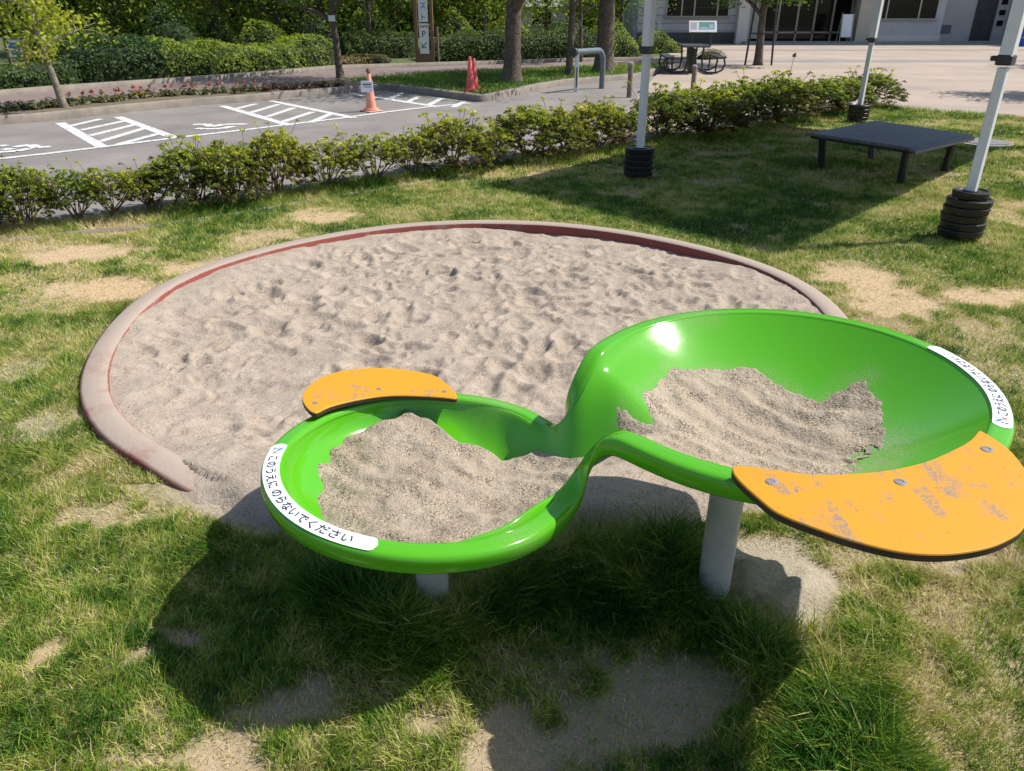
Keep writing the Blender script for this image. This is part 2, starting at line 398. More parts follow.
def copy_tree(o, parent=None):
    c = o.copy(); COL.objects.link(c)
    if parent: c.parent = parent
    for ch in children(o): copy_tree(ch, c)
    return c
def catmull(P, n=8, closed=True):
    P = np.asarray(P, float); N = len(P); out = []
    rg = range(N) if closed else range(N-1)
    for i in rg:
        if closed: p0, p1, p2, p3 = P[i-1], P[i], P[(i+1) % N], P[(i+2) % N]
        else: p0, p1, p2, p3 = P[max(i-1, 0)], P[i], P[i+1], P[min(i+2, N-1)]
        for k in range(n):
            t = k/n
            out.append(.5*((2*p1)+(-p0+p2)*t+(2*p0-5*p1+4*p2-p3)*t*t+(-p0+3*p1-3*p2+p3)*t**3))
    if not closed: out.append(P[-1])
    return np.array(out)
def in_poly(x, y, poly):
    x = np.asarray(x); y = np.asarray(y); r = np.zeros(x.shape, bool); n = len(poly)
    for i in range(n):
        x1, y1 = poly[i][:2]; x2, y2 = poly[(i+1) % n][:2]
        if y1 == y2: continue
        c = ((y1 > y) != (y2 > y)) & (x < (x2-x1)*(y-y1)/(y2-y1)+x1); r ^= c
    return r
def poly_sd(x, y, poly):
    """signed distance, positive inside"""
    d = np.full(np.shape(x), 1e9); n = len(poly)
    for i in range(n):
        a = np.array(poly[i][:2]); b = np.array(poly[(i+1) % n][:2]); ab = b-a
        t = np.clip(((x-a[0])*ab[0]+(y-a[1])*ab[1])/(ab@ab+1e-12), 0, 1)
        d = np.minimum(d, np.hypot(x-a[0]-t*ab[0], y-a[1]-t*ab[1]))
    return np.where(in_poly(x, y, poly), d, -d)

# ------------------------------------------------------------------ site layout
SBC = (-.184, 4.213); SBR = 2.115                      # sandbox centre and outer radius
hedge_px = [(-60, 240), (0, 230), (50, 224), (120, 216), (220, 205), (280, 195), (380, 180), (440, 171), (520, 161), (590, 152), (640, 143), (700, 135), (760, 124), (820, 114), (880, 105)]
lawn_edge = [G(*q)[:2] for q in hedge_px+[(930, 112), (1000, 116), (1090, 122)]]
def lawn_front(x):                                   # Y of the lawn's far edge at X
    xs = [q[0] for q in lawn_edge]; ys = [q[1] for q in lawn_edge]
    return np.interp(x, xs, ys)

# bare patches: px centre, half width px, half height px, strength, pale
patches_px = [(80, 252, 55, 9, 1, .1), (105, 288, 62, 12, 1, .0), (200, 268, 50, 8, .9, 0), (320, 214, 35, 7, .9, 0), (270, 235, 40, 6, .7, .2),
 (38, 425, 34, 16, .5, 1), (15, 370, 25, 12, .6, 1), (44, 662, 15, 26, .95, .2), (127, 657, 18, 12, .8, .4), (200, 630, 38, 14, .85, .7),
 (115, 512, 45, 8, .7, .6), (20, 560, 45, 6, .3, .5), (215, 752, 85, 34, .95, .35), (290, 702, 50, 22, .9, .7), (150, 712, 30, 15, .5, .4), (495, 742, 68, 46, .98, .6),
 (640, 705, 88, 58, .95, .75), (540, 670, 60, 25, .5, .5), (790, 585, 66, 34, 1.0, 1), (770, 560, 60, 24, 1, 1), (880, 560, 60, 14, .6, 1), (960, 562, 45, 14, .9, .7), (858, 276, 40, 14, .95, .1), (895, 300, 45, 16, .95, .1), (990, 296, 52, 10, .95, .1),
 (1000, 335, 45, 18, .6, .4), (900, 325, 55, 9, .55, .4), (955, 330, 60, 22, .35, .4), (1010, 375, 25, 40, .5, .3), (940, 605, 38, 14, .5, .4), (1000, 640, 60, 50, .45, .4), (960, 700, 45, 40, .45, .35), (1010, 720, 30, 50, .4, .3),
 (775, 128, 30, 5, .5, .2), (300, 172, 60, 4, .3, .1), (930, 172, 30, 6, .5, .2), (430, 250, 5, 2, 0, 0), (790, 762, 12, 8, .9, .3), (520, 640, 50, 18, .35, .4), (30, 300, 40, 10, .4, .4), (60, 340, 60, 20, .28, .3), (30, 480, 60, 18, .2, .3)]
patches = []
for (x, y, hw, hh, s, pl) in patches_px:
    c = G(x, y); a = G(x+hw, y); b = G(x, y+hh); t_ = G(x, max(y-hh, 60))
    patches.append((c[0], (b[1]+t_[1])/2, abs(a[0]-c[0]), abs(t_[1]-b[1])/2, s, pl))
def bare_map(x, y):
    """(bare 0..1, pale 0..1) at lawn points"""
    wx = x+(fbm(x, y, 6, 5, 11)-.5)*.22; wy = y+(fbm(x, y, 6, 5, 23)-.5)*.26; dn = (fbm(x, y, 9, 4, 27)-.5)*1.3
    b = np.zeros(np.shape(x)); pl = np.zeros(np.shape(x)); ws = np.zeros(np.shape(x))+1e-6
    for cx, cy, rx, ry, s, q in patches:
        d = np.sqrt(((wx-cx)/rx)**2+((wy-cy)/ry)**2)+dn
        k = s*(1-sstep(.6, 1.35, d)); b = np.maximum(b, k); pl += q*k; ws += k
    pl = pl/ws
    nse = fbm(x, y, 2.2, 4, 5); b = np.maximum(b, sstep(.60, .74, nse)*.55)
    d = np.hypot(x-SBC[0], y-SBC[1])-SBR
    k = (1-sstep(.0, .16, d+(fbm(x, y, 6, 3, 9)-.5)*.22))*(1-sstep(2.3, 2.5, y))*.9
    b = np.maximum(b, k); pl = np.where(k > .3, 1, pl)
    return np.clip(b, 0, 1), np.clip(pl, 0, 1)
long_poly = [G(*q)[:2] for q in [(280, 590), (370, 566), (400, 590), (440, 605), (480, 580), (560, 535), (640, 505), (700, 520), (715, 590), (760, 625), (820, 612), (870, 575), (915, 590), (900, 660), (960, 771), (930, 830), (760, 830), (770, 700), (700, 640), (560, 620), (480, 660), (430, 690), (330, 655)]]
edge_poly = [G(*q)[:2] for q in [(830, 105), (1000, 118), (1090, 124), (1090, 150), (900, 130)]]
def grass_height(x, y):
    b, _ = bare_map(x, y)
    h = .029*(.35+.7*fbm(x, y, 3, 3, 31)+.7*fbm(x, y, 16, 2, 37))*(1-.6*b)
    sd = poly_sd(x, y, long_poly)
    h = h+sstep(-.05, .16, sd+(fbm(x, y, 7, 3, 41)-.5)*.16)*.10*(.45+.6*fbm(x, y, 5, 3, 4)+.5*fbm(x, y, 18, 2, 44))*(1-.45*sstep(.62, .95, x))
    d = lawn_front(x)-y
    h = h+sstep(.9, .1, d)*.10*fbm(x, y, 1.6, 3, 8)
    return h

# ---- lawn sheet
xs = np.concatenate([np.arange(-9, -3, .12), np.arange(-3, 3.4, .03), np.arange(3.4, 16, .12)])
ys = np.concatenate([np.arange(-3, .6, .12), np.arange(.6, 5.2, .03), np.arange(5.2, 17.2, .12)])
X, Y = np.meshgrid(xs, ys); b, pl = bare_map(X, Y)
Z = -.004-.022*fbm(X, Y, 1.3, 4, 2)-.012*b
ds = np.hypot(X-SBC[0], Y-SBC[1])
_mc = G(766, 588); _md = np.hypot((X-_mc[0])/.19, (Y-_mc[1])/.15)
_md = _md*(.75+.55*fbm(X, Y, 8, 3, 15))
Z = Z+.085*np.exp(-_md**3)*(.6+.8*fbm(X, Y, 14, 4, 3))
Z = np.where(ds < SBR-.05, -.25, Z)
Z = np.where(Y > lawn_front(X)+.15, -.05, Z)
nx, ny = len(xs), len(ys)
idx = np.arange(nx*ny).reshape(ny, nx)
F = np.stack([idx[:-1, :-1].ravel(), idx[:-1, 1:].ravel(), idx[1:, 1:].ravel(), idx[1:, :-1].ravel()], 1)
npmesh('lawn', np.stack([X.ravel(), Y.ravel(), Z.ravel()], 1), F, M['lawn'], smooth=True, attrs={'bare': b, 'pale': pl})['kind'] = 'structure'

# ---- far sheets
def sheet(name, pts, z, material):
    o = MB().add([(x, y, z) for x, y in pts], [tuple(range(len(pts)))]).build(name, material); o['kind'] = 'structure'; return o
mb = MB().add([(-300, -300, -.3), (300, -300, -.3), (300, 400, -.3), (-300, 400, -.3)], [(0, 1, 2, 3)])
mb.build('ground', M['soil'])['kind'] = 'structure'
kerb_px = [(-200, 142), (-80, 133), (0, 125), (52, 121), (130, 112), (195, 106), (260, 101), (305, 96.5), (340, 94), (368, 91), (385, 90), (430, 95.5), (478, 102), (492, 101), (510, 96.5), (542, 89.5), (568, 85), (599, 82.4), (641, 78.5), (661, 72), (690, 66)]
kerb_ln = [G(*q)[:2] for q in kerb_px]
near_edge = [(x, y-.12) for x, y in lawn_edge]
split = [G(600, 152)[:2], G(628, 110)[:2], G(655, 76)[:2]]
k_i = 17
asphalt = [(-14, 3.5)]+[q for q in near_edge if q[0] < split[0][0]]+split+[kerb_ln[k] for k in range(18, -1, -1)]+[(-14, 9)]
sheet('asphalt_road', asphalt, .0, M['asphalt'])
plz = split[:1]+[q for q in near_edge if q[0] > split[0][0]]+[(60, 17), (60, 60), (6.5, 60)]+[kerb_ln[k] for k in range(20, 18, -1)]+[split[2], split[1]]
sheet('plaza', plz, .0, M['plaza'])
sheet('paving_band', [(5.4, 28.0), (60, 28.4), (60, 29.8), (5.6, 29.4)], .004, M['paving_band'])
sheet('paving_band', [(6.2, 36.3), (60, 36.6), (60, 37.6), (6.3, 37.3)], .004, M['paving_band'])
raised = kerb_ln+[(6.3, 60), (6.3, 120), (-120, 120), (-120, 10)]
off = []
def offset_line(L, d):
    L = np.array(L); T = np.gradient(L, axis=0); T /= np.linalg.norm(T, axis=1)[:, None]
    return [(x-ty*d, y+tx*d) for (x, y), (tx, ty) in zip(L, T)]
inner_k = offset_line(kerb_ln, .15)
sheet('planting_ground', inner_k+[(6.3, 60), (6.3, 120), (-120, 120), (-120, 10)], .10, M['farlawn'])
# kerb as one profile swept along the line
V = []; Fk = []
for (x0, y0), (x1, y1) in zip(kerb_ln, inner_k):
    V += [(x0, y0, -.05), (x0, y0, .11), (x0+(x1-x0)*.15, y0+(y1-y0)*.15, .13), (x1, y1, .13), (x1, y1, .05)]
for i in range(len(kerb_ln)-1):
    for k in range(4): Fk.append((i*5+k, i*5+k+1, i*5+5+k+1, i*5+5+k)[::-1])
npmesh('kerb', V, Fk, M['kerb'])['kind'] = 'structure'
# brick path
pn = [(-120, 124), (0, 106), (60, 100), (130, 94), (200, 90), (260, 87), (340, 79), (430, 72.5), (500, 69), (600, 65), (690, 62.5)]
pf = [(690, 60), (600, 61), (500, 64), (410, 67), (340, 69), (240, 78), (130, 86), (60, 91), (0, 96), (-120, 108)]
pathp = [G(x, y, .104)[:2] for x, y in pn+pf]
sheet('brick_path', pathp, .104, M['path'])
far_e = [G(x, y, .10)[:2] for x, y in pf][::-1]
fe2 = offset_line(far_e, .22)
V = []; Fk = []
for (x0, y0), (x1, y1) in zip(far_e, fe2): V += [(x0, y0, .05), (x0, y0, .20), (x1, y1, .20), (x1, y1, .05)]
for i in range(len(far_e)-1):
    for k in range(3): Fk.append((i*4+k, i*4+4+k, i*4+5+k, i*4+k+1))
npmesh('path_kerb', V, Fk, M['kerb'])['kind'] = 'structure'
# planting soil between kerb and path
pb = [G(x, y, .103)[:2] for x, y in [(-80, 124), (0, 117), (52, 113), (130, 104), (195, 98.5), (260, 93.5), (340, 87), (380, 83), (345, 80), (260, 88), (130, 95), (60, 101), (0, 107), (-80, 117)]]
sheet('planting_bed', pb, .1025, M['soil'])

# ---- painted markings, one object
mk = MB()
_zc = [0]
def stripe(a, b, wd, z=.004):
    _zc[0] += 1; z = .0035+.0001*_zc[0]
    a = np.array(G(*a)[:2]); b = np.array(G(*b)[:2]); d = b-a; L = np.hypot(*d); d /= L; nn = np.array([-d[1], d[0]])*wd/2
    mk.add([(*(a+nn), z), (*(a-nn), z), (*(b-nn), z), (*(b+nn), z)], [(0, 1, 2, 3)])
for A in ([(60, 123), (102, 147)], [(118, 117), (176, 138.5)], [(222, 106), (290, 125.5)], [(271, 101), (354, 118)], [(351, 93.5), (438, 107)]): stripe(*A, .15, .005)
for A in ([(71, 126), (101, 119)], [(80, 130.5), (125, 121)], [(89.5, 136), (136, 124.5)], [(99, 142), (146, 128)], [(119, 144.5), (158, 134)],
          [(236, 109), (256, 104)], [(250, 113), (279, 104.5)], [(267, 117), (294, 108)], [(283, 122), (313, 112)], [(310, 123), (331, 114)],
          [(388, 100), (402, 93)], [(406, 103), (420, 96.5)], [(427, 106), (442, 98.6)], [(453, 107.5), (464, 102)]): stripe(*A, .13, .008)
fl = [(-90, 168), (0, 159), (50, 153.5), (100, 147.5), (180, 137.5), (250, 129.5), (290, 124.5), (345, 118), (380, 113), (430, 107), (470, 103.5)]
for i in range(len(fl)-1): stripe(fl[i], fl[i+1], .12, .011)
for A in ([(193, 125), (206, 124.5)], [(206, 124.5), (212, 127)], [(212, 127), (225, 124.6)], [(225, 124.6), (247, 124.4)], [(196, 128.8), (205, 129.2)], [(205, 129.2), (222, 129)], [(222, 129), (233, 126.5)],
          [(0, 146.5), (8, 145.5)], [(3, 149.5), (14, 149.5)], [(14, 147.5), (30, 145.3)], [(30, 145.3), (38, 148)], [(38, 148), (51, 147)], [(0, 152.5), (16, 151.5)], [(16, 151.5), (31, 149)]): stripe(*A, .15, .014)
mk.build('road_marking', M['white_paint'])['kind'] = 'structure'
mk.build  # noqa

# ---- half buried edging strip in the lawn near the shrubs
ed = [G(*q_)[:2] for q_ in [(-80, 250), (60, 234), (150, 226), (240, 213), (320, 199), (400, 186), (470, 174)]]
ed2 = offset_line(ed, .05)
V = []; Fk = []
for (x0, y0), (x1, y1) in zip(ed, ed2): V += [(x0, y0, -.03), (x0, y0, .004), (x1, y1, .004), (x1, y1, -.03)]
for i in range(len(ed)-1):
    for k in range(3): Fk.append((i*4+k, i*4+4+k, i*4+5+k, i*4+k+1))
npmesh('lawn_edging', V, Fk, M['kerb'])['kind'] = 'structure'

# ---- manhole cover
c = G(985, 143)
e_ = empty('manhole_cover', (c[0], c[1], 0), 'round grey metal cover in the grass behind the near tent pole', 'manhole cover')
MB().lathe((0, 0, 0), [(.34, -.02), (.34, .012), (.30, .014)], 32).build('frame_ring', M['concrete'], e_, True)
MB().lathe((0, 0, 0), [(.285, .0142), (.285, .022), (.27, .024)], 32).build('lid', M['metal_cover'], e_, True)

# ------------------------------------------------------------------ sandbox
ang = np.linspace(0, 2*math.pi, 200, endpoint=False)
prof = [(SBR-.130, -.16), (SBR-.127, .016), (SBR-.120, .024), (SBR-.08, .027), (SBR-.02, .025), (SBR-.004, .017), (SBR+.004, -.05)]
V = []; dust = []
for a_ in ang:
    wob = .012*math.sin(3*a_+1)+.01*math.sin(7*a_)
    for k, (rr, z) in enumerate(prof):
        _dg = math.degrees(a_) % 360; _sk = float(sstep(232, 250, _dg)*(1-sstep(318, 338, _dg)))
        V.append((SBC[0]+(rr+wob)*math.cos(a_), SBC[1]+(rr+wob)*math.sin(a_), z+.006*math.sin(5*a_)-.07*_sk))
        leftish = .5-.5*math.cos(a_-math.pi*1.05)
        dd = (.27 if 2 <= k <= 4 else -.06)
        if 2 <= k <= 4: dd += (.10 if math.sin(a_) > -.1 else .02)+(.08 if math.cos(a_) > 0 else 0)
        if k == 5: dd = .02
        dust.append(dd)
nP = len(prof); nA = len(ang)
F = [(i*nP+k, ((i+1) % nA)*nP+k, ((i+1) % nA)*nP+k+1, i*nP+k+1) for i in range(nA) for k in range(nP-1)]
tag(npmesh('sandbox_kerb', V, F, M['kerb_red'], smooth=True, attrs={'dust': dust}), 'round faded red concrete rim of the sandbox, dusted with sand', 'sandbox rim')

# sand surface
xs = np.arange(SBC[0]-2.35, SBC[0]+2.35, .0125); ys = np.arange(SBC[1]-2.45, SBC[1]+2.2, .0125)
X, Y = np.meshgrid(xs, ys); d = np.hypot(X-SBC[0], Y-SBC[1]); th_ = np.degrees(np.arctan2(Y-SBC[1], X-SBC[0])) % 360
ridg = 1-np.abs(2*fbm(X+.3*fbm(X, Y, 3, 2, 50), Y, 4.2, 3, 3)-1)
Z = .024*ridg+.036*(fbm(X, Y, 2.0, 5, 7)-.5)+.018*(fbm(X, Y, 8, 3, 13)-.5)+.013*(1-np.abs(2*fbm(X, Y, 15, 2, 93)-1))+.014*(fbm(X, Y, 24, 3, 17)-.5)
r2 = np.random.default_rng(5)
for _ in range(900):                                   # footprints and hand digs
    t_ = r2.random()*2*math.pi; rr = 1.95*math.sqrt(r2.random()); fx, fy = SBC[0]+rr*math.cos(t_), SBC[1]+rr*math.sin(t_)
    an = r2.random()*math.pi; la = r2.choice([r2.uniform(.09, .14), r2.uniform(.025, .07), r2.uniform(.025, .07)]); lb = la*r2.uniform(.38, .7); dp = r2.uniform(.005, .022)*(.6+la*5)
    i0, i1 = np.searchsorted(xs, [fx-.3, fx+.3]); j0, j1 = np.searchsorted(ys, [fy-.3, fy+.3])
    xx = X[j0:j1, i0:i1]-fx; yy = Y[j0:j1, i0:i1]-fy
    u = (xx*math.cos(an)+yy*math.sin(an))/la; v = (-xx*math.sin(an)+yy*math.cos(an))/lb; q = u*u+v*v
    Z[j0:j1, i0:i1] += -dp*1.5*np.exp(-q**2)+dp*.75*np.exp(-((np.sqrt(q)-1.35)/.30)**2)
amp = sstep(2.0, 1.6, d)*.7+.3
front = sstep(231, 247, th_+(fbm(X, Y, 5, 3, 81)-.5)*8)*(1-sstep(322, 345, th_))
base = -.036+.012*np.sin(X*1.5)+.01*sstep(3.2, 2.3, Y)
Z = base+(Z-.02)*amp*.62
# left and far kerb: sand a little below the top ; front: sand heaped over the kerb
edge_lift = sstep(1.6, 1.94, d)*(.036+.02*(fbm(X, Y, 3, 3, 61)-.5)*2)
far_part = sstep(20, 45, th_)*(1-sstep(72, 100, th_))
Z = Z+edge_lift*(1-far_part)-.022*far_part*sstep(1.4, 1.9, d)
over = .040+.016*(fbm(X, Y, 5, 3, 71)-.5)-.085*sstep(2.06, 2.28, d+(fbm(X, Y, 4, 3, 77)-.5)*.25)
_fw = front*sstep(1.62, 1.93, d)
Z = np.where(d > 2.02, over*front-.07*(1-front), Z*(1-_fw)+over*_fw)
lim = np.where(front > .05, 2.34, 2.01)
keep = d < lim
idx = np.arange(X.size).reshape(X.shape)
kf = keep[:-1, :-1] & keep[:-1, 1:] & keep[1:, 1:] & keep[1:, :-1]
F = np.stack([idx[:-1, :-1][kf], idx[:-1, 1:][kf], idx[1:, 1:][kf], idx[1:, :-1][kf]], 1)
used = np.unique(F); remap = np.zeros(X.size, int); remap[used] = np.arange(len(used))
V = np.stack([X.ravel(), Y.ravel(), Z.ravel()], 1)[used]
o = npmesh('sandbox_sand', V, remap[F], M['sand'], smooth=True)
tag(o, 'loose beige sand with footprints filling the round sandbox', 'sand', kind='stuff')

# ------------------------------------------------------------------ sand play table
C1, R1 = (-.232, 1.865), .413
C2, R2 = (.752, 1.925), .513
KM = .42
def F_in(x, y):
    f1 = 1-((x-C1[0])**2+(y-C1[1])**2)/R1**2; f2 = 1-((x-C2[0])**2+(y-C2[1])**2)/R2**2
    m_ = np.maximum(f1, f2); return m_+KM*np.log(np.exp((f1-m_)/KM)+np.exp((f2-m_)/KM))-.13*np.exp(-((x-.115)/.08)**2)
def zA(x, y): return .445-.06*(x-C1[0])-.05*(y-C1[1])
def zB(x, y): return .670+.04*(x-C2[0])
def zrim(x, y):
    s = sstep(.09, .30, x); return zA(x, y)*(1-s)+zB(x, y)*s
def z_in(x, y):
    f = np.maximum(F_in(x, y), 0)
    s0 = sstep(.09, .30, x); s1 = sstep(.10, .50, x+.9*np.abs(y-1.90)); k = 1-np.exp(-f/.06); s = s0*(1-k)+s1*k
    zr = zA(x, y)*(1-s)+zB(x, y)*s
    A = .055*(1-sstep(-.05, .1, x))+.085*np.exp(-((x-.14)/.15)**2)
    D = .12*(1-sstep(0, .3, x))+.205*sstep(0, .3, x)
    return zr-D*f-A*(1-np.exp(-f/.06))
def half(x, side):
    yc = C1[1]+(C2[1]-C1[1])*(x-C1[0])/(C2[0]-C1[0]); lo, hi = 0.0, 1.0
    if F_in(x, yc) <= 0: return yc
    for _ in range(40):
        m_ = (lo+hi)/2
        if F_in(x, yc+side*m_) > 0: lo = m_
        else: hi = m_
    return yc+side*lo
def xend(cx, s):
    yc = lambda x: C1[1]+(C2[1]-C1[1])*(x-C1[0])/(C2[0]-C1[0]); lo, hi = 0.0, .8
    for _ in range(40):
        m_ = (lo+hi)/2
        if F_in(cx+s*m_, yc(cx+s*m_)) > 0: lo = m_
        else: hi = m_
    return cx+s*lo
XL, XR = xend(C1[0], -1), xend(C2[0], 1)
NU, NV = 300, 121
th1 = np.linspace(0, 1, NU); xm = (XL+XR)/2
xg = XL+(XR-XL)*(.5-.5*np.cos(np.pi*th1))
# closed rim outline (counter-clockwise)
low = [(x, half(x, -1)) for x in xg[1:-1]]; upp = [(x, half(x, 1)) for x in xg[1:-1]]
ye = C1[1]+(C2[1]-C1[1])*(XL-C1[0])/(C2[0]-C1[0]); ye2 = C1[1]+(C2[1]-C1[1])*(XR-C1[0])/(C2[0]-C1[0])
rim = np.array([(XL, ye)]+low+[(XR, ye2)]+upp[::-1])
# resample evenly
seg = np.hypot(*(np.roll(rim, -1, 0)-rim).T); cum = np.concatenate([[0], np.cumsum(seg)]); TOT = cum[-1]
NR = 520
rc = np.vstack([rim, rim[:1]])
sv = np.arange(NR)/NR*TOT
RX = np.interp(sv, cum, rc[:, 0]); RY = np.interp(sv, cum, rc[:, 1])
def circ_smooth(a, k):
    w_ = np.hanning(2*k+1); w_ /= w_.sum(); return np.convolve(np.concatenate([a[-k:], a, a[:k]]), w_, 'valid')
RX = circ_smooth(RX, 7); RY = circ_smooth(RY, 7)
tx = np.roll(RX, -1)-np.roll(RX, 1); ty = np.roll(RY, -1)-np.roll(RY, 1); tl = np.hypot(tx, ty); NX_, NY_ = ty/tl, -tx/tl
RZ = circ_smooth(zrim(RX, RY), 6)
def rimpt(s, n_, dz=0.0):
    """point on the rim: s arc length, n_ outward offset, dz lift"""
    q = (np.asarray(s)/TOT*NR) % NR; i = np.floor(q).astype(int) % NR; j = (i+1) % NR; f = q-np.floor(q)
    L = lambda a: a[i]*(1-f)+a[j]*f
    nx_, ny_ = L(NX_), L(NY_)
    return L(RX)+nx_*n_, L(RY)+ny_*n_, L(RZ)+flange(n_)+dz
def flange(n_): return .004-.12*np.clip(n_, .006, .05)*.6
# flange + lip + underside lip
FP = [(-.004, -.012), (-.001, -.002), (.005, flange(.005)), (.018, flange(.018)), (.032, flange(.032)), (.045, flange(.045)), (.051, flange(.05)-.003), (.055, -.008), (.057, -.016), (.055, -.046), (.050, -.052), (.043, -.046), (.041, -.025), (.012, -.035)]
V = []; nF = len(FP)
for i in range(NR):
    for (o_, z_) in FP: V.append((RX[i]+NX_[i]*o_, RY[i]+NY_[i]*o_, RZ[i]+z_))
F = [(i*nF+k, i*nF+k+1, ((i+1) % NR)*nF+k+1, ((i+1) % NR)*nF+k) for i in range(NR) for k in range(nF-1)]
# interior grid
b0 = len(V); tv = np.sin(np.linspace(-1, 1, NV)*math.pi/2)
cols = []
for i, x in enumerate(xg):
    if i in (0, NU-1): yl = yu = (ye if i == 0 else ye2)
    else: yl, yu = half(x, -1), half(x, 1)
    yy = (yl+yu)/2+(yu-yl)/2*tv
    zz = z_in(np.full(NV, x), yy)-.0012
    for y_, z_ in zip(yy, zz): V.append((x, y_, z_))
for i in range(NU-1):
    for k in range(NV-1): F.append((b0+i*NV+k, b0+(i+1)*NV+k, b0+(i+1)*NV+k+1, b0+i*NV+k+1))
# outer shell
b1 = len(V)
for q in V[b0:b1]:
    V.append((q[0], q[1], q[2]-.014))
for i in range(NU-1):
    for k in range(NV-1): F.append((b1+i*NV+k, b1+i*NV+k+1, b1+(i+1)*NV+k+1, b1+(i+1)*NV+k))
V = np.array(V)
def bump2(cx, cy, r_): return np.exp(-(((V[:, 0]-cx)**2+(V[:, 1]-cy)**2)/r_**2))
dust = .9*bump2(.98, 1.80, .10)+.8*bump2(.95, 1.70, .1)+.5*bump2(-.02, 2.26, .06)+.35*bump2(.02, 1.50, .06)+.3*bump2(-.12, 2.28, .06)+.6*bump2(.86, 2.1, .06)+.45*bump2(.68, 2.45, .05)+.35*bump2(.60, 2.43, .05)
table = empty('sand_table', (0, 0, 0), 'green plastic two-bowl sand play table with yellow boards beside the sandbox', 'sand table')
body = None; body_V, body_F, body_dust = V, F, dust

# yellow boards
def board(outl, z, th, zf=None):
    P = catmull(outl, 6); n_ = len(P)
    P = np.stack([circ_smooth(P[:, 0], 6), circ_smooth(P[:, 1], 6)], 1)
    cx, cy = P.mean(0); rings = []
    T = np.roll(P, -1, 0)-np.roll(P, 1, 0); T /= np.linalg.norm(T, axis=1)[:, None]; N_ = np.stack([T[:, 1], -T[:, 0]], 1)
    area = .5*np.sum(P[:, 0]*np.roll(P[:, 1], -1)-np.roll(P[:, 0], -1)*P[:, 1])
    if area < 0: N_ = -N_
    zz = lambda Q: (zf(Q[:, 0], Q[:, 1]) if zf else 0)
    for ins, dz in ((0, -th), (0, -.004), (.001, -.0012), (.0028, 0)):
        Q = P-N_*ins; rings.append(np.column_stack([Q, z+dz+zz(Q)]))
    V_ = np.vstack(rings); F_ = []
    for k in range(3):
        for i in range(n_): F_.append((k*n_+i, k*n_+(i+1) % n_, (k+1)*n_+(i+1) % n_, (k+1)*n_+i))
    top = tuple(3*n_+i for i in range(n_)); bot = tuple(range(n_-1, -1, -1))
    if area < 0: top = top[::-1]; bot = bot[::-1]; F_ = [f[::-1] for f in F_]
    me = bpy.data.meshes.new('board'); me.from_pydata([tuple(q) for q in V_], [], F_+[top, bot]); me.update()
    me.materials.append(M['yellow']); me.materials.append(M['seat_edge'])
    for i, p_ in enumerate(me.polygons): p_.material_index = 1 if (i < n_ or i == len(me.polygons)-1) else 0
    import bmesh
    bm = bmesh.new(); bm.from_mesh(me); bmesh.ops.triangulate(bm, faces=[f for f in bm.faces if len(f.verts) > 4], ngon_method='BEAUTY')
    bm.to_mesh(me); bm.free()
    o = bpy.data.objects.new('seat_board', me); COL.objects.link(o); o.parent = table
    return o
zs_s = .468
so_px = [(303.5, 408.6), (302.9, 400.8), (307.4, 392), (318.1, 382.2), (333.7, 374.4), (353.3, 369.1), (376.7, 366.6), (400.2, 366.4), (423.6, 369.1), (438, 372.8), (450.3, 383.4), (456.8, 391.3), (456, 396)]
si_px = [(445, 394.9), (420, 394.6), (396.2, 395.3), (376.7, 397.9), (357.2, 402.7), (337.6, 408.6), (324, 414.5), (314, 420.8)]
ptsS = [G(x, y, zs_s)[:2] for x, y in so_px+si_px]
bs = board(ptsS, zs_s, .016, lambda x, y: -.05*(y-2.15)-.06*(x+.3))
zs_b = .700
bo_px = [(980, 434), (1000, 447), (1012, 457), (1024, 473), (1030, 486), (1029, 510), (1024, 531), (1009, 541), (990, 549), (960.7, 553.8), (933, 554.8), (902, 551.8), (873, 545), (843, 536), (824, 529), (780, 512), (764, 499.5), (749, 486.6), (736, 473.7), (732.5, 466), (735, 462)]
bi_px = [(752, 463.5), (779, 468.3), (802, 471.5), (824, 473.7), (853, 473), (878.6, 471.8), (906, 467.8), (929.5, 462), (951, 453), (968.5, 444.4), (976, 436)]
ptsB = [G(x, y, zs_b)[:2] for x, y in bo_px+bi_px]
bb = board(ptsB, zs_b, .018, lambda x, y: .03*(x-.75))
tag(bs, 'small yellow crescent board on the low bowl'); tag(bb, 'large yellow crescent board on the high bowl')
for px, py, z, pr in [(316, 409, zs_s, bs), (379, 390, zs_s, bs), (444, 389, zs_s, bs), (772, 479.5, zs_b, bb), (900.5, 483, zs_b, bb), (986, 453, zs_b, bb)]:
    q = G(px, py, z); zf = (-.05*(q[1]-2.15)-.06*(q[0]+.3)) if pr is bs else .03*(q[0]-.75)
    rr_ = .009 if pr is bs else .0135
    MB().lathe((q[0], q[1], z+zf), [(rr_, -.002), (rr_, .0008), (rr_*.85, .0016), (rr_*.5, .0017), (rr_*.45, .0006)], 16).build('bolt', M['bolt'], pr, True)

# posts
for (x, y, r_, px) in ((.612, 1.80, .048, 0), (-.235, 1.755, .048, 1)):
    zt = float(z_in(np.array(x), np.array(y)))-.012
    p_ = MB().lathe((x, y, 0), [(r_, -.15), (r_, zt), (r_*.9, zt+.004)], 28).build('post', M['post_white'], table, True)
    MB().lathe((x, y, zt-.03), [(.075, 0), (.075, .012), (.05, .024)], 24).build('flange', M['post_white'], p_, True)

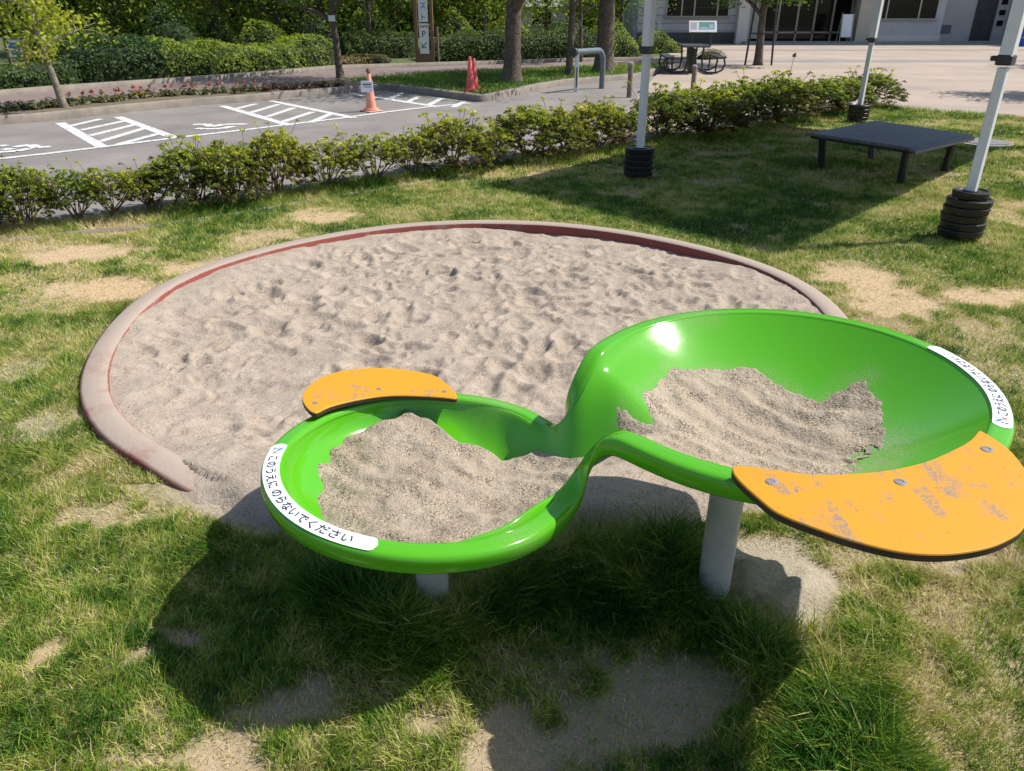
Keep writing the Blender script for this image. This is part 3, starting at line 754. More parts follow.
# printed strips
def nearest_s(px, py, z):
    q = G(px, py, z); k = np.argmin((RX-q[0])**2+(RY-q[1])**2); return k/NR*TOT
def strip(s0, s1, n0, n1):
    if s1 < s0: s1 += TOT
    L = s1-s0; ns = 90; V_ = []; F_ = []
    hw = (n1-n0)/2
    for i in range(ns+1):
        t = i/ns*L; e = min(t, L-t); k = math.sqrt(max(0, 1-(1-min(e/(hw*.8), 1))**2)) if e < hw*.8 else 1
        for j in range(5):
            nn = (n0+n1)/2+hw*k*(j/2-1)
            V_.append(tuple(float(c_) for c_ in rimpt(s0+t, nn, .0012)))
    for i in range(ns):
        for j in range(4): F_.append((i*5+j, i*5+j+1, i*5+6+j, i*5+5+j))
    o = npmesh('notice_strip', V_, F_, M['label'], table, smooth=True); return o, s0, L
def textmesh(body_, size):
    cu = bpy.data.curves.new('txt', 'FONT'); cu.body = body_; cu.size = size; cu.offset = size*.014; cu.resolution_u = 3; cu.align_x = 'LEFT'
    ob = bpy.data.objects.new('txt', cu); COL.objects.link(ob)
    dg = bpy.context.evaluated_depsgraph_get(); dg.update()
    me = ob.evaluated_get(dg).to_mesh(); V_ = np.array([v.co[:] for v in me.vertices]); F_ = [tuple(p_.vertices) for p_ in me.polygons]
    ob.to_mesh_clear(); bpy.data.objects.remove(ob); return V_, F_
TXT = 'このうえに のらないでください'
TV, TF = textmesh(TXT, 1.0)
TVmin, TVmax = TV.min(0), TV.max(0)
def lettering(parent, s_a, s_b, n0, n1):
    """text runs s_a to s_b with letter tops towards the bowl"""
    sx = (s_b-s_a)/(TVmax[0]-TVmin[0]); hy = (n1-n0)/(TVmax[1]-TVmin[1])
    V_ = [tuple(float(c_) for c_ in rimpt(s_a+(v[0]-TVmin[0])*sx, n1-(v[1]-TVmin[1])*hy, .0020)) for v in TV]
    me = bpy.data.meshes.new('lettering'); me.from_pydata(V_, [], TF); me.update()
    return link('lettering', me, M['ink'], parent)
def blob(parent, name, s, n_, rs, rn, m_, rot=0, k=14, dz=.0021):
    V_ = [tuple(float(c_) for c_ in rimpt(s+rs*math.cos(a)*math.cos(rot)-rn*math.sin(a)*math.sin(rot), n_+rs*math.cos(a)*math.sin(rot)+rn*math.sin(a)*math.cos(rot), dz)) for a in np.linspace(0, 2*math.pi, k, endpoint=False)]
    me = bpy.data.meshes.new(name); me.from_pydata(V_, [], [tuple(range(k))]); me.update(); link(name, me, m_, parent)
def pict(parent, s):
    mbb = []
    def seg_(a, b, wd, m_, nm):
        (s0, n0), (s1, n1) = a, b; dx, dy = s1-s0, n1-n0; L = math.hypot(dx, dy)
        blob(parent, nm, s+(s0+s1)/2, (n0+n1)/2, L/2+wd*.3, wd/2, m_, math.atan2(dy, dx))
    blob(parent, 'figure_head', s-.004, .018, .0045, .0045, M['blue'])
    seg_((-.012, .012), (.008, .026), .006, M['blue'], 'figure_body'); seg_((-.014, .024), (-.004, .030), .004, M['blue'], 'figure_arm')
    seg_((-.013, .034), (-.005, .038), .006, M['green'], 'figure_foot')
    seg_((.006, .024), (.020, .036), .0028, M['red'], 'cross_stroke'); seg_((.006, .036), (.020, .024), .0028, M['red'], 'cross_stroke')
sA = nearest_s(278, 452, .445); sB = nearest_s(382, 549, .44)
st, s0, L = strip(sA, sB, .004, .049)
pict(st, s0+.038); lettering(st, s0+.070, s0+L-.060, .012, .041)
sA = nearest_s(1004, 432, .68); sB = nearest_s(926, 350, .68)
st, s0, L = strip(sA, sB, .004, .049)
pict(st, s0+.035); lettering(st, s0+.066, s0+L-.085, .013, .040)

# sand lying in the bowls
def bowl_sand(name, poly, zfun, x0, x1, y0, y1, label, step=.004):
    xs = np.arange(x0, x1, step); ys = np.arange(y0, y1, step); X, Y = np.meshgrid(xs, ys)
    zb = z_in(X, Y); zs = zfun(X, Y, zb)
    inside = F_in(X, Y) > .004
    keep = inside & (zs > zb-.0065)
    Z = np.maximum(zs, zb-.0075)
    kf = keep[:-1, :-1] & keep[:-1, 1:] & keep[1:, 1:] & keep[1:, :-1]
    idx = np.arange(X.size).reshape(X.shape)
    F = np.stack([idx[:-1, :-1][kf], idx[:-1, 1:][kf], idx[1:, 1:][kf], idx[1:, :-1][kf]], 1)
    used = np.unique(F); remap = np.zeros(X.size, int); remap[used] = np.arange(len(used))
    o = npmesh(name, np.stack([X.ravel(), Y.ravel(), Z.ravel()], 1)[used], remap[F], M['bowl_sand'], smooth=True)
    return tag(o, label, 'sand', kind='stuff')
# large bowl: thin windblown patch; polygon of its outline on the bowl floor
def onbowl(px, py):
    z = .5
    for _ in range(30):
        q = G(px, py, z); z = .6*z+.4*float(z_in(np.array(q[0]), np.array(q[1])))
    return q[:2]
bigp = [onbowl(*q) for q in [(616, 404), (628, 410), (642, 421), (652, 423), (638, 393), (655, 385), (668, 366), (715, 367), (755, 366), (775, 381), (800, 393), (818, 401), (838, 389), (868, 376), (869, 388), (882, 402), (888, 430), (884, 458)]]
bigp += [(.83, 1.62), (.62, 1.54), (.44, 1.62), (.36, 1.75), (.31, 1.88)]
def zbig(X, Y, zb):
    sd = poly_sd(X+(fbm(X, Y, 30, 3, 4)-.5)*.02, Y+(fbm(X, Y, 30, 3, 8)-.5)*.02, bigp)
    sd = sd+(fbm(X, Y, 40, 3, 31)-.5)*.016
    h = -.0065+.0075*sstep(-.012, .014, sd)+.016*sstep(.01, .15, sd)
    rip = np.sin((X*.8+Y*.6)*70+7*fbm(X, Y, 5, 3, 6))*(.3+.9*fbm(X, Y, 6, 2, 21))
    h += sstep(.01, .10, sd)*(.0075*rip+.020*(fbm(X, Y, 9, 3, 9)-.5))
    h += .002*(fbm(X, Y, 60, 2, 12)-.5)*sstep(.0, .02, sd)
    h -= .030*np.exp(-(((X-.97)**2+(Y-1.72)**2)/.055**2))*(fbm(X, Y, 60, 3, 91) > .42)
    return zb+h
_fx, _fy = body_V[:, 0], body_V[:, 1]
_sb = poly_sd(_fx+(fbm(_fx, _fy, 9, 3, 4)-.5)*.10, _fy+(fbm(_fx, _fy, 9, 3, 8)-.5)*.10, bigp)
film = np.exp(-np.maximum(0, -_sb)/.022)*(.55+.6*fbm(_fx, _fy, 12, 3, 5))*(F_in(_fx, _fy) > 0)
film = np.where(_fx < .2, 0, film*(.40+.60*sstep(.75, .95, _fx)))
body = npmesh('tray', body_V, body_F, M['plastic'], table, smooth=True, attrs={'dust': np.clip(np.maximum(body_dust, film), 0, 1)})
bowl_sand('tray_sand', bigp, zbig, .1, 1.3, 1.35, 2.5, 'windblown patch of grey-beige sand in the high green bowl', .003)
_cp = [(411, 411, .402), (385, 421, .397), (360, 430, .39), (340, 440, .38), (318, 465, .37), (308, 490, .362), (318, 512, .368), (330, 522, .38), (352, 536, .405), (390, 541, .42), (430, 541, .424), (470, 537, .424), (500, 529, .422), (550, 506, .416), (572, 482, .408),
       (430, 480, .385), (380, 480, .378), (345, 490, .372), (480, 490, .376), (440, 430, .39), (457, 443, .375), (475, 446, .372), (490, 450, .368), (499, 458, .352), (520, 455, .356), (550, 449, .366), (584, 448, .385), (605, 448, .43), (540, 480, .376), (510, 510, .385), (400, 515, .385)]
_cx = np.array([G(*q) for q in _cp])
_D = np.hypot(_cx[:, None, 0]-_cx[None, :, 0], _cx[:, None, 1]-_cx[None, :, 1])
_W = np.linalg.solve(np.sqrt(_D**2+.0016)+np.eye(len(_cp))*-.002, _cx[:, 2]-_cx[:, 2].mean())
sil = [G(*q)[:2] for q in _cp[:7]][::-1]+[G(*_cp[k])[:2] for k in (19, 20, 21, 22, 23, 24, 25, 26, 27)]+[(.30, 1.60), (-.1, 1.30), (-.75, 1.35), (-.56, 1.66)]
sil = [G(*_cp[k])[:2] for k in (6, 5, 4, 3, 2, 1, 0, 19, 20, 21, 22, 23, 24, 25, 26, 27)]+[(.34, 1.70), (.2, 1.40), (-.2, 1.30), (-.6, 1.45)]
def zsmall(X, Y, zb):
    lvl = _cx[:, 2].mean()+sum(_W[k]*np.sqrt((X-_cx[k, 0])**2+(Y-_cx[k, 1])**2+.0016) for k in range(len(_cp)))
    lvl += .016*(fbm(X, Y, 9, 4, 15)-.5)+.006*np.sin((X*.6+Y*.8)*62+8*fbm(X, Y, 5, 3, 6))*(.2+fbm(X, Y, 5, 2, 7))+.008*(fbm(X, Y, 24, 2, 25)-.5)
    sd = poly_sd(X+(fbm(X, Y, 14, 3, 4)-.5)*.03, Y+(fbm(X, Y, 14, 3, 8)-.5)*.03, sil)
    return lvl-np.maximum(0, -sd)*1.1
bowl_sand('tray_sand', None, zsmall, -.66, .34, 1.42, 2.3, 'heap of speckled beige sand filling the low green bowl')

# ------------------------------------------------------------------ tent poles and weights
def corner(px, py): q = G(px, py); return (q[0], q[1])
legs = [corner(638, 177), corner(959, 237), corner(857, 121), None]
legs[3] = (legs[1][0]+legs[2][0]-legs[0][0], legs[1][1]+legs[2][1]-legs[0][1])
tent = empty('canopy_tent', (0, 0, 0), 'pop-up canopy tent on pale square metal poles with black clamps over the lawn', 'tent')
ctr = np.mean(np.array(legs), 0); EZ = 2.15
rotl = math.atan2(legs[1][1]-legs[0][1], legs[1][0]-legs[0][0])
colh = [1.12, .93, .82, 1.0]
for i, (x, y) in enumerate(legs):
    dx, dy = (.0, 0)
    lg = MB().box((x, y, .62), (.066, .066, 1.22), rotl, bev=.005).build('leg', M['tent_metal'], tent)
    h_ = [ZatY(50, y), ZatY(60, y), ZatY(40, y), 1.2][i]
    MB().box((x, y, (h_+EZ)/2), (.088, .088, EZ-h_), rotl, bev=.006).build('outer_tube', M['tent_metal'], lg)
    m_ = MB().box((x, y, h_), (.105, .105, .07), rotl, bev=.008); ca, sa = math.cos(rotl), math.sin(rotl)
    m_.box((x-.075*ca, y-.075*sa, h_+.008), (.05, .04, .035), rotl, bev=.006); m_.build('clamp', M['black_plastic'], lg)
    MB().box((x, y, .012), (.16, .16, .012), rotl, bev=.003).build('foot_plate', M['tent_metal'], lg)
quad = [legs[0], legs[1], legs[3], legs[2]]
fr = MB()
for i in range(4):
    a_, b_ = quad[i], quad[(i+1) % 4]; L = math.hypot(b_[0]-a_[0], b_[1]-a_[1]); an = math.atan2(b_[1]-a_[1], b_[0]-a_[0])
    fr.box(((a_[0]+b_[0])/2, (a_[1]+b_[1])/2, EZ-.03), (L, .03, .03), an)
fr.build('frame', M['tent_metal'], tent)
def lerp(a, b, t): return tuple(a[k]*(1-t)+b[k]*t for k in range(2))
ridge = [lerp(lerp(quad[0], quad[1], .5), lerp(quad[3], quad[2], .5), t) for t in (.22, .78)]
cv = [(*q, EZ+.01) for q in quad]+[(*ridge[0], EZ+.75), (*ridge[1], EZ+.75)]+[(*q, EZ-.22) for q in quad]
MB().add(cv, [(0, 1, 4), (1, 2, 5, 4), (2, 3, 5), (3, 0, 4, 5), (0, 6, 7, 1), (1, 7, 8, 2), (2, 8, 9, 3), (3, 9, 6, 0)]).build('canopy', M['blue_tarp'], tent)
wp = MB().lathe((0, 0, 0), [(.05, .002), (.10, .0), (.150, .0), (.158, .003), (.160, .008), (.160, .030), (.163, .036), (.163, .048), (.158, .054), (.140, .056), (.132, .048), (.085, .046), (.078, .056), (.056, .056), (.052, .052)], 36, hole=True)
W0 = wp.build('weight_plate', M['weight'], None, True); first = True
names = ['middle tent pole', 'near right tent pole', 'far tent pole']
lev = ['bottom', 'second from bottom', 'third from bottom', 'fourth from bottom', 'fifth from bottom', 'top']
for i, n_ in ((0, 5), (1, 6), (2, 4)):
    for k in range(n_):
        o = W0 if first else W0.copy()
        if not first: COL.objects.link(o)
        first = False
        top = (k == n_-1)
        s = .80 if (top and i == 1) else (1.0 if i else .95)
        o.scale = (s, s, 1); o.location = (legs[i][0]+random.uniform(-.008, .008), legs[i][1]+random.uniform(-.008, .008), .022+k*.0575)
        o.rotation_euler = (0, 0, random.random()*6)
        lv = 'top' if top else lev[k]
        tag(o, f'round black weight plate, {lv} of the stack on the {names[i]}', 'weight plate', 'weight plates stacked on the tent feet')

# ------------------------------------------------------------------ black deck bench
zt = .40
cn = [G(804, 132, zt), G(917, 148.5, zt), G(976, 135, zt), G(869, 119.5, zt)]
bc = np.mean(np.array(cn), 0)
bench = empty('deck_bench', (bc[0], bc[1], 0), 'low wide black slatted bench on four slanted legs on the lawn', 'bench')
loc = lambda q, z: (q[0]-bc[0], q[1]-bc[1], z)
A, B, C_, D_ = [np.array(loc(q, 0)) for q in cn]
NS = 14; V = []; Fb = []
mbt = MB()
# top as planks running along A->D, tilting down at both ends
def bil(u, v): return A*(1-u)*(1-v)+B*u*(1-v)+C_*u*v+D_*(1-u)*v
for i in range(NS):
    u0, u1 = i/NS+.0022, (i+1)/NS-.0022
    dzl = lambda u: -.045*max(0, abs(u-.5)*2-.86)/.14
    vs = []
    for z_ in (zt-.028, zt):
        for u, v in ((u0, 0), (u1, 0), (u1, 1), (u0, 1)):
            q = bil(u, v); vs.append((q[0], q[1], z_+dzl(v*1.0)*0+dzl(u)*.6))
    mbt.add(vs, [(3, 2, 1, 0), (4, 5, 6, 7), (0, 1, 5, 4), (1, 2, 6, 5), (2, 3, 7, 6), (3, 0, 4, 7)])
mbt.build('top', M['deck'], bench)
fr = MB()
for v in (.06, .94):
    a_, b_ = bil(.04, v), bil(.96, v); fr.tube([(a_[0], a_[1], zt-.05), (b_[0], b_[1], zt-.05)], .02, 8)
fr.build('frame', M['dark_metal'], bench)
for (u, v, px, py) in ((.12, .1, 835, 162), (.88, .1, 901, 179), (.88, .9, 938, 163), (.12, .9, 871, 158)):
    a_ = bil(u, v); g_ = G(px, py); f_ = np.array(loc(g_, 0))
    f_ = a_+(f_-a_)*min(1, .16/max(1e-6, np.linalg.norm(f_-a_)))
    MB().tube([(a_[0], a_[1], zt-.04), (f_[0], f_[1], -.01)], .040, 8).build('leg', M['dark_metal'], bench)

# ------------------------------------------------------------------ foliage helpers
def leaf_quads(P, Nn, size, rg, aspect=.45, droop=0.0, sizevar=.5):
    """P (n,3) centres, Nn (n,3) facing; returns V,F"""
    n_ = len(P); Nn = Nn/(np.linalg.norm(Nn, axis=1)[:, None]+1e-9)
    a = rg.normal(size=(n_, 3)); a[:, 2] -= droop; t = a-(a*Nn).sum(1)[:, None]*Nn; t /= np.linalg.norm(t, axis=1)[:, None]+1e-9
    s = np.cross(Nn, t); L = size*(1-sizevar/2+sizevar*rg.random(n_))[:, None]
    v0 = P-t*L*.5; v2 = P+t*L*.5; v1 = P+s*L*aspect*.5+Nn*L*.06+t*L*.05; v3 = P-s*L*aspect*.5+Nn*L*.06+t*L*.05
    V_ = np.stack([v0, v1, v2, v3], 1).reshape(-1, 3); F_ = np.arange(n_*4).reshape(-1, 4)
    return V_, F_
def leaf_object(name, P, Nn, size, material, parent, rg, tint=None, **kw):
    V_, F_ = leaf_quads(P, Nn, size, rg, **kw)
    if tint is None: tint = rg.random(len(P))
    return npmesh(name, V_, F_, material, parent, attrs={'tint': np.repeat(np.clip(tint, 0, 1), 4)})
def sph(n_, rg):
    v = rg.normal(size=(n_, 3)); return v/np.linalg.norm(v, axis=1)[:, None]
def n3(P, s, o=0): return (fbm(P[:, 0]+P[:, 2]*.7, P[:, 1]-P[:, 2]*.6, s, 3, o)+fbm(P[:, 1]+5, P[:, 2]+P[:, 0]*.4, s, 3, o+9))/2

# ---- azalea shrubs (several meshes, copied)
def shrub_mesh(seed, open_=0.0):
    rg = np.random.default_rng(seed); st = MB(); tips = []
    for k in range(11):
        a = rg.random()*6.28; ln = rg.uniform(.30, .5); out = rg.uniform(.12, .42)
        p0 = Vector((rg.normal()*.05, rg.normal()*.05, -.02)); p1 = Vector((math.cos(a)*out*.5, math.sin(a)*out*.5, ln*.45)); p2 = Vector((math.cos(a)*out, math.sin(a)*out, ln*.9))
        st.tube([p0, p1, p2], [.011, .008, .004], 5, False)
        for q in range(5):
            t = rg.uniform(.35, 1); bpt = p1.lerp(p2, t); e = bpt+Vector((rg.normal()*.13, rg.normal()*.13, abs(rg.normal())*.12+.04))
            st.tube([bpt, e], [.005, .0025], 4, False); tips.append(e)
    n_ = 460 if open_ < .5 else 300; c_ = sph(n_, rg); c_[:, 2] = np.abs(c_[:, 2])*1.15-.28
    rad = (.43+.10*rg.random(n_))*(.72+.28*rg.random(n_)**.5)*(.8+.45*n3(c_*2, 1.6, seed)); P = c_*rad[:, None]; P[:, 2] = P[:, 2]*.82+.17
    P = P[P[:, 2] > .06+open_*.16]
    P = np.vstack([P, np.array([t[:] for t in tips])*[1, 1, .95], P[rg.integers(0, len(P), 40)]*.7+[0, 0, .08]])
    PP = []; NN = []; tt = []
    for q in P:
        m_ = rg.integers(11, 20); d_ = sph(m_, rg); d_[:, 2] = np.abs(d_[:, 2])*.7+.15
        PP.append(q+d_*rg.uniform(.018, .042, (m_, 1))); NN.append(d_*.4+[0, 0, .75]+rg.normal(size=(m_, 3))*.35)
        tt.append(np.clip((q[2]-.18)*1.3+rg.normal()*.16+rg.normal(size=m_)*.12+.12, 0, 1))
    P = np.vstack(PP); N_ = np.vstack(NN); t_ = np.concatenate(tt)
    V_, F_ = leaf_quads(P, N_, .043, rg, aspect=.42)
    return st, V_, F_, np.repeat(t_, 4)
protos = []
for sd_ in range(5):
    st, V_, F_, t_ = shrub_mesh(100+sd_, open_=(.9 if sd_ in (1, 3) else .2))
    e_ = empty('azalea_shrub', (0, 0, 0), 'x', 'shrub', 'azalea shrubs in the row between the lawn and the car park')
    st.build('stem', M['stem'], e_)
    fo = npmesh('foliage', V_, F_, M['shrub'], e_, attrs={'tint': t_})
    protos.append(e_)
hs = [(-38, 236, 66, 60), (20, 229, 56, 64), (72, 224, 50, 54), (108, 219, 52, 52), (150, 214, 52, 48), (188, 210, 66, 64), (228, 206, 60, 66), (276, 197, 54, 68), (324, 191, 60, 50), (374, 184, 62, 50),
      (412, 178, 50, 46), (452, 172, 66, 54), (492, 166, 50, 40), (532, 160, 70, 55), (566, 156, 48, 44), (596, 151, 50, 50), (622, 147, 42, 40), (664, 140, 58, 50), (702, 136, 70, 50), (744, 127, 60, 46), (776, 121, 62, 44),
      (812, 115, 56, 36), (842, 111, 50, 34), (872, 107, 46, 34)]
ordn = ['first', 'second', 'third', 'fourth', 'fifth', 'sixth', 'seventh', 'eighth', 'ninth', 'tenth', 'eleventh', 'twelfth', 'thirteenth', 'fourteenth', 'fifteenth', 'sixteenth', 'seventeenth', 'eighteenth', 'nineteenth', 'twentieth', 'twenty-first', 'twenty-second', 'twenty-third', 'twenty-fourth', 'twenty-fifth', 'twenty-sixth', 'twenty-seventh', 'twenty-eighth', 'twenty-ninth', 'thirtieth', 'thirty-first', 'thirty-second', 'thirty-third', 'thirty-fourth', 'thirty-fifth']
used_p = set()
nvis = 0
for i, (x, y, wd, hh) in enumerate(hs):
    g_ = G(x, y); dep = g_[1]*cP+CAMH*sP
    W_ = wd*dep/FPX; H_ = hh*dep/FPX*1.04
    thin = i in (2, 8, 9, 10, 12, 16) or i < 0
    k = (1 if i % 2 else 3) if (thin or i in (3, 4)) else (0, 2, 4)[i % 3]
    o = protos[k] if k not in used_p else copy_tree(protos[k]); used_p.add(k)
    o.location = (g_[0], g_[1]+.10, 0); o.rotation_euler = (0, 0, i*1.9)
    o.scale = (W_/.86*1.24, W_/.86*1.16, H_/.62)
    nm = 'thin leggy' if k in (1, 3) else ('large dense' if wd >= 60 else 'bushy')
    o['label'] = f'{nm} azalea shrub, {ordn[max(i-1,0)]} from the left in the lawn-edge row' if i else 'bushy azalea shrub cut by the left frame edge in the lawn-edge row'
# tall thin weed poking above the row
g_ = G(786, 118)
wd_ = empty('weed', (g_[0], g_[1]+.2, 0), 'thin tall dry weed with small brown heads rising above the shrub row', 'weed')
MB().tube([(0, 0, 0), (.01, 0, .5), (.05, 0, .95)], [.006, .005, .003], 5).build('stem', M['stem'], wd_)
rg = np.random.default_rng(9)
for hc, hz_ in ((.055, .94), (.012, .66)):
    P = rg.normal(size=(26, 3))*[.022, .022, .014]+[hc, 0, hz_]
    leaf_object('seed_head', P, rg.normal(size=P.shape), .045, M['bronze'], wd_, rg, sizevar=.2)

# ---- hedges
def hedge(name, line, depth, ptop, material, label, seed, leaf=.075, dens=420, cat='hedge', z0=.1, mound=0, group=None):
    rg = np.random.default_rng(seed); L = np.array(line); height = max(.2, ZatY(ptop, L[:, 1].mean()+depth*.4)-z0)/1.0; sg = np.hypot(*np.diff(L, axis=0).T); cu = np.concatenate([[0], np.cumsum(sg)]); T = cu[-1]
    n_ = int(T*(depth+2*height)*dens)
    s = rg.random(n_)*T; a = rg.random(n_)*math.pi      # arch section
    cx = np.interp(s, cu, L[:, 0]); cy = np.interp(s, cu, L[:, 1]); i = np.clip(np.searchsorted(cu, s)-1, 0, len(sg)-1)
    d_ = np.diff(L, axis=0)/sg[:, None]; tx_, ty_ = d_[i, 0], d_[i, 1]; nx_, ny_ = -ty_, tx_
    hv = height*(1+.4*(fbm(s*.9, s*0+seed, 1, 3, 2)-.5)*2)
    if mound: hv = hv*np.sqrt(np.clip(1-((s/T-.5)*2)**2, .05, 1))
    ex = .62; ca, sa = np.cos(a), np.sin(a)
    px_ = np.sign(ca)*np.abs(ca)**ex*depth/2; pz = np.abs(sa)**ex*hv
    rough = (fbm(s*2.2, a*1.6, 1.3, 3, seed)-.5)*.5+rg.normal(size=n_)*.05
    px_ = px_*(1+rough*.6); pz = pz*(1+rough*.45)
    P = np.stack([cx+nx_*(px_+depth/2), cy+ny_*(px_+depth/2), z0+pz], 1)
    N_ = np.stack([nx_*ca, ny_*ca, sa], 1)+rg.normal(size=(n_, 3))*.5
    root = empty(name, (0, 0, 0), label, cat, group)
    tint = np.clip(.5+(fbm(s*1.5, a*2, 2, 3, seed+3)-.5)*1.4+rg.normal(size=n_)*.14, 0, 1)
    V_, F_ = leaf_quads(P, N_, leaf, rg, aspect=.6)
    npmesh('foliage', V_, F_, material, root, attrs={'tint': np.repeat(tint, 4)})
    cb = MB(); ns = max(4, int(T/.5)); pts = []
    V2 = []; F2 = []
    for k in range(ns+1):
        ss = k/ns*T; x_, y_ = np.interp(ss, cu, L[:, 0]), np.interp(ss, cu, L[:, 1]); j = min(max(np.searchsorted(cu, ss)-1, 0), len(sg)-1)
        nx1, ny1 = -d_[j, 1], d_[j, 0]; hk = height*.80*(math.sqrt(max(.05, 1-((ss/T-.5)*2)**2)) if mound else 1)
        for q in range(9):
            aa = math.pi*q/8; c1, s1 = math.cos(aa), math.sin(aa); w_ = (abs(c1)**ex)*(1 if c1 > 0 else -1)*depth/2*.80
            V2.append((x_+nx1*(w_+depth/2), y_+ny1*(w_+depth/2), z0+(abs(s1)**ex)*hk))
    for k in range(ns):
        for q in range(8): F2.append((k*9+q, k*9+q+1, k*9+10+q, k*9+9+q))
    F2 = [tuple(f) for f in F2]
    me = bpy.data.meshes.new('dark_core'); me.from_pydata(V2, [], F2+[tuple(range(8, -1, -1)), tuple(ns*9+q for q in range(9))]); me.update()
    link('dark_core', me, M['core'], root, True)  # solid filler body; its dark colour stands in for shade inside the hedge
    return root
g = lambda *pts: [G(x, y, .1)[:2] for x, y in pts]
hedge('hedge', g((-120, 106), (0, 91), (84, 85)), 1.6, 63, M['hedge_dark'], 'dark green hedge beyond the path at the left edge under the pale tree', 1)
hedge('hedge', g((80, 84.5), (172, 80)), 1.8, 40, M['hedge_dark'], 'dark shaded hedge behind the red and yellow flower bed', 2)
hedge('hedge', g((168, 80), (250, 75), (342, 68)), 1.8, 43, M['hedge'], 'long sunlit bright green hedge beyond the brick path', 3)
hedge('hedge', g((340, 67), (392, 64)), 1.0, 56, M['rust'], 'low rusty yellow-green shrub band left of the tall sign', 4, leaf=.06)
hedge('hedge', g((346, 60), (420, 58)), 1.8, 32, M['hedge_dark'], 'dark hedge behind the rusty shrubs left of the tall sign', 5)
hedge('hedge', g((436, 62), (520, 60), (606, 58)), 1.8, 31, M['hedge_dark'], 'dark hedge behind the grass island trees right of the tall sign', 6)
hedge('shrub', g((606, 58), (642, 57)), 1.8, 26, M['hedge'], 'bright green bush right of the thick island tree trunks', 7, cat='shrub', mound=1)
hedge('shrub', g((652, 54), (684, 53)), 1.4, 35, M['hedge'], 'small bright round bush in front of the building left of the board', 8, cat='shrub', mound=1)
hedge('shrub', g((707, 57), (727, 56)), .6, 49, M['rust'], 'tiny brown-green plant tuft right of the picnic table', 10, cat='shrub', mound=1, z0=0, leaf=.05)
if 0: hedge('shrub', g((692, 48), (706, 47.5)), .6, 40, M['hedge'], 'small grassy bush under the map board', 12, cat='shrub', mound=1, z0=0, leaf=.06)

# ---- trees
def make_tree(name, label, base, H_, cr_base, cr_r, tr, seed, leafm, barkm, nleaf=5000, leaf=.11, fork=.45, lean=(0, 0), cat='tree', group=None, nb=9, cluster=.5):
    rg = np.random.default_rng(seed); root = empty(name, base, label, cat, group)
    tb = MB(); top = H_*.72
    ln = Vector((lean[0], lean[1], 0))
    def ax(t): return Vector((ln.x*t+.05*math.sin(t*3+seed), ln.y*t+.05*math.cos(t*2.3+seed), top*t))
    ts = [0, .04, .12, .25, fork, .7, .85, 1]
    rad = [tr*1.45, tr*1.15, tr, tr*.92, tr*.78, tr*.5, tr*.3, tr*.12]
    tb.tube([ax(t) for t in ts], rad, 12, False); tips = []
    for k in range(nb):
        t = fork*.85+(1-fork)*k/nb*.95; a = k*2.4+seed; p0 = ax(t); r0 = tr*(.62-.4*k/nb)
        L_ = cr_r*rg.uniform(.75, 1.05)*(1-.35*k/nb)
        rise = rg.uniform(.25, .75)*L_
        p1 = p0+Vector((math.cos(a)*L_*.45, math.sin(a)*L_*.45, rise*.55)); p2 = p0+Vector((math.cos(a)*L_, math.sin(a)*L_, rise))
        tb.tube([p0, p0.lerp(p1, .5)+Vector((0, 0, .05)), p1, p2], [r0, r0*.8, r0*.6, r0*.2], 8, False)
        for q in range(5):
            s = rg.uniform(.25, 1); b0_ = p0.lerp(p1, s*2) if s < .5 else p1.lerp(p2, s*2-1)
            e = b0_+Vector((rg.normal()*.5, rg.normal()*.5, rg.normal()*.35+.15))*L_*.5
            tb.tube([b0_, b0_.lerp(e, .5)+Vector((0, 0, .04)), e], [r0*.32, r0*.22, r0*.07], 5, False); tips += [e, b0_.lerp(e, .6)]
        tips.append(p2)
    tips.append(ax(1)); tb.build('trunk', barkm, root, True)
    T_ = np.array([q[:] for q in tips]); T_ = T_[T_[:, 2] > cr_base*.8]
    n2 = 60; E_ = sph(n2, rg)*(rg.random((n2, 1))**.4)*[cr_r, cr_r, (H_-cr_base)/2]+[ln.x*.8, ln.y*.8, (H_+cr_base)/2]
    T_ = np.vstack([T_, E_]); T_[:, 2] = np.maximum(T_[:, 2], cr_base)
    ci = rg.integers(0, len(T_), nleaf); off_ = rg.normal(size=(nleaf, 3))*[cluster, cluster, cluster*.6]*cr_r*.28
    P = T_[ci]+off_; P[:, 2] = np.maximum(P[:, 2], cr_base*.9+.25*rg.random(nleaf))
    N_ = rg.normal(size=(nleaf, 3))*.7+[0, 0, .8]
    ct = rg.random(len(T_)); tint = ct[ci]*.6+rg.random(nleaf)*.4
    leaf_object('crown', P, N_, leaf, leafm, root, rg, tint, aspect=.55, droop=.5)
    return root
GZ = .1
def gb(px, py, z=GZ): q = G(px, py, z); return (q[0], q[1], z-.02)
make_tree('young_tree', 'slim pale-barked young tree with loose bright leaves beside the flower bed', gb(63, 107.5), 4.6, .75, 1.0, .058, 21, M['tree_bright'], M['bark_pale'], 3600, .095, fork=.22, lean=(-.28, 0), nb=16, cluster=.6)
make_tree('young_tree', 'slender tree with a white tag and dark crown beyond the parking bays', gb(341, 78), 4.6, 1.75, 1.9, .085, 22, M['tree'], M['bark'], 6000, .10, fork=.45)
make_tree('young_tree', 'thin grey-trunked tree between the tagged tree and the tall sign', gb(373, 58), 5.0, 1.75, 1.9, .08, 23, M['tree'], M['bark'], 5500, .11)
make_tree('broadleaf_tree', 'thick forked tree with grooved bark on the grass island', gb(514, 82), 6.5, 2.6, 2.6, .20, 24, M['tree'], M['bark'], 8500, .12, fork=.38)
make_tree('broadleaf_tree', 'slim dark tree trunk beside the bent pipe on the island', gb(569, 76), 6.0, 2.9, 1.5, .085, 25, M['tree'], M['bark'], 4000, .12)
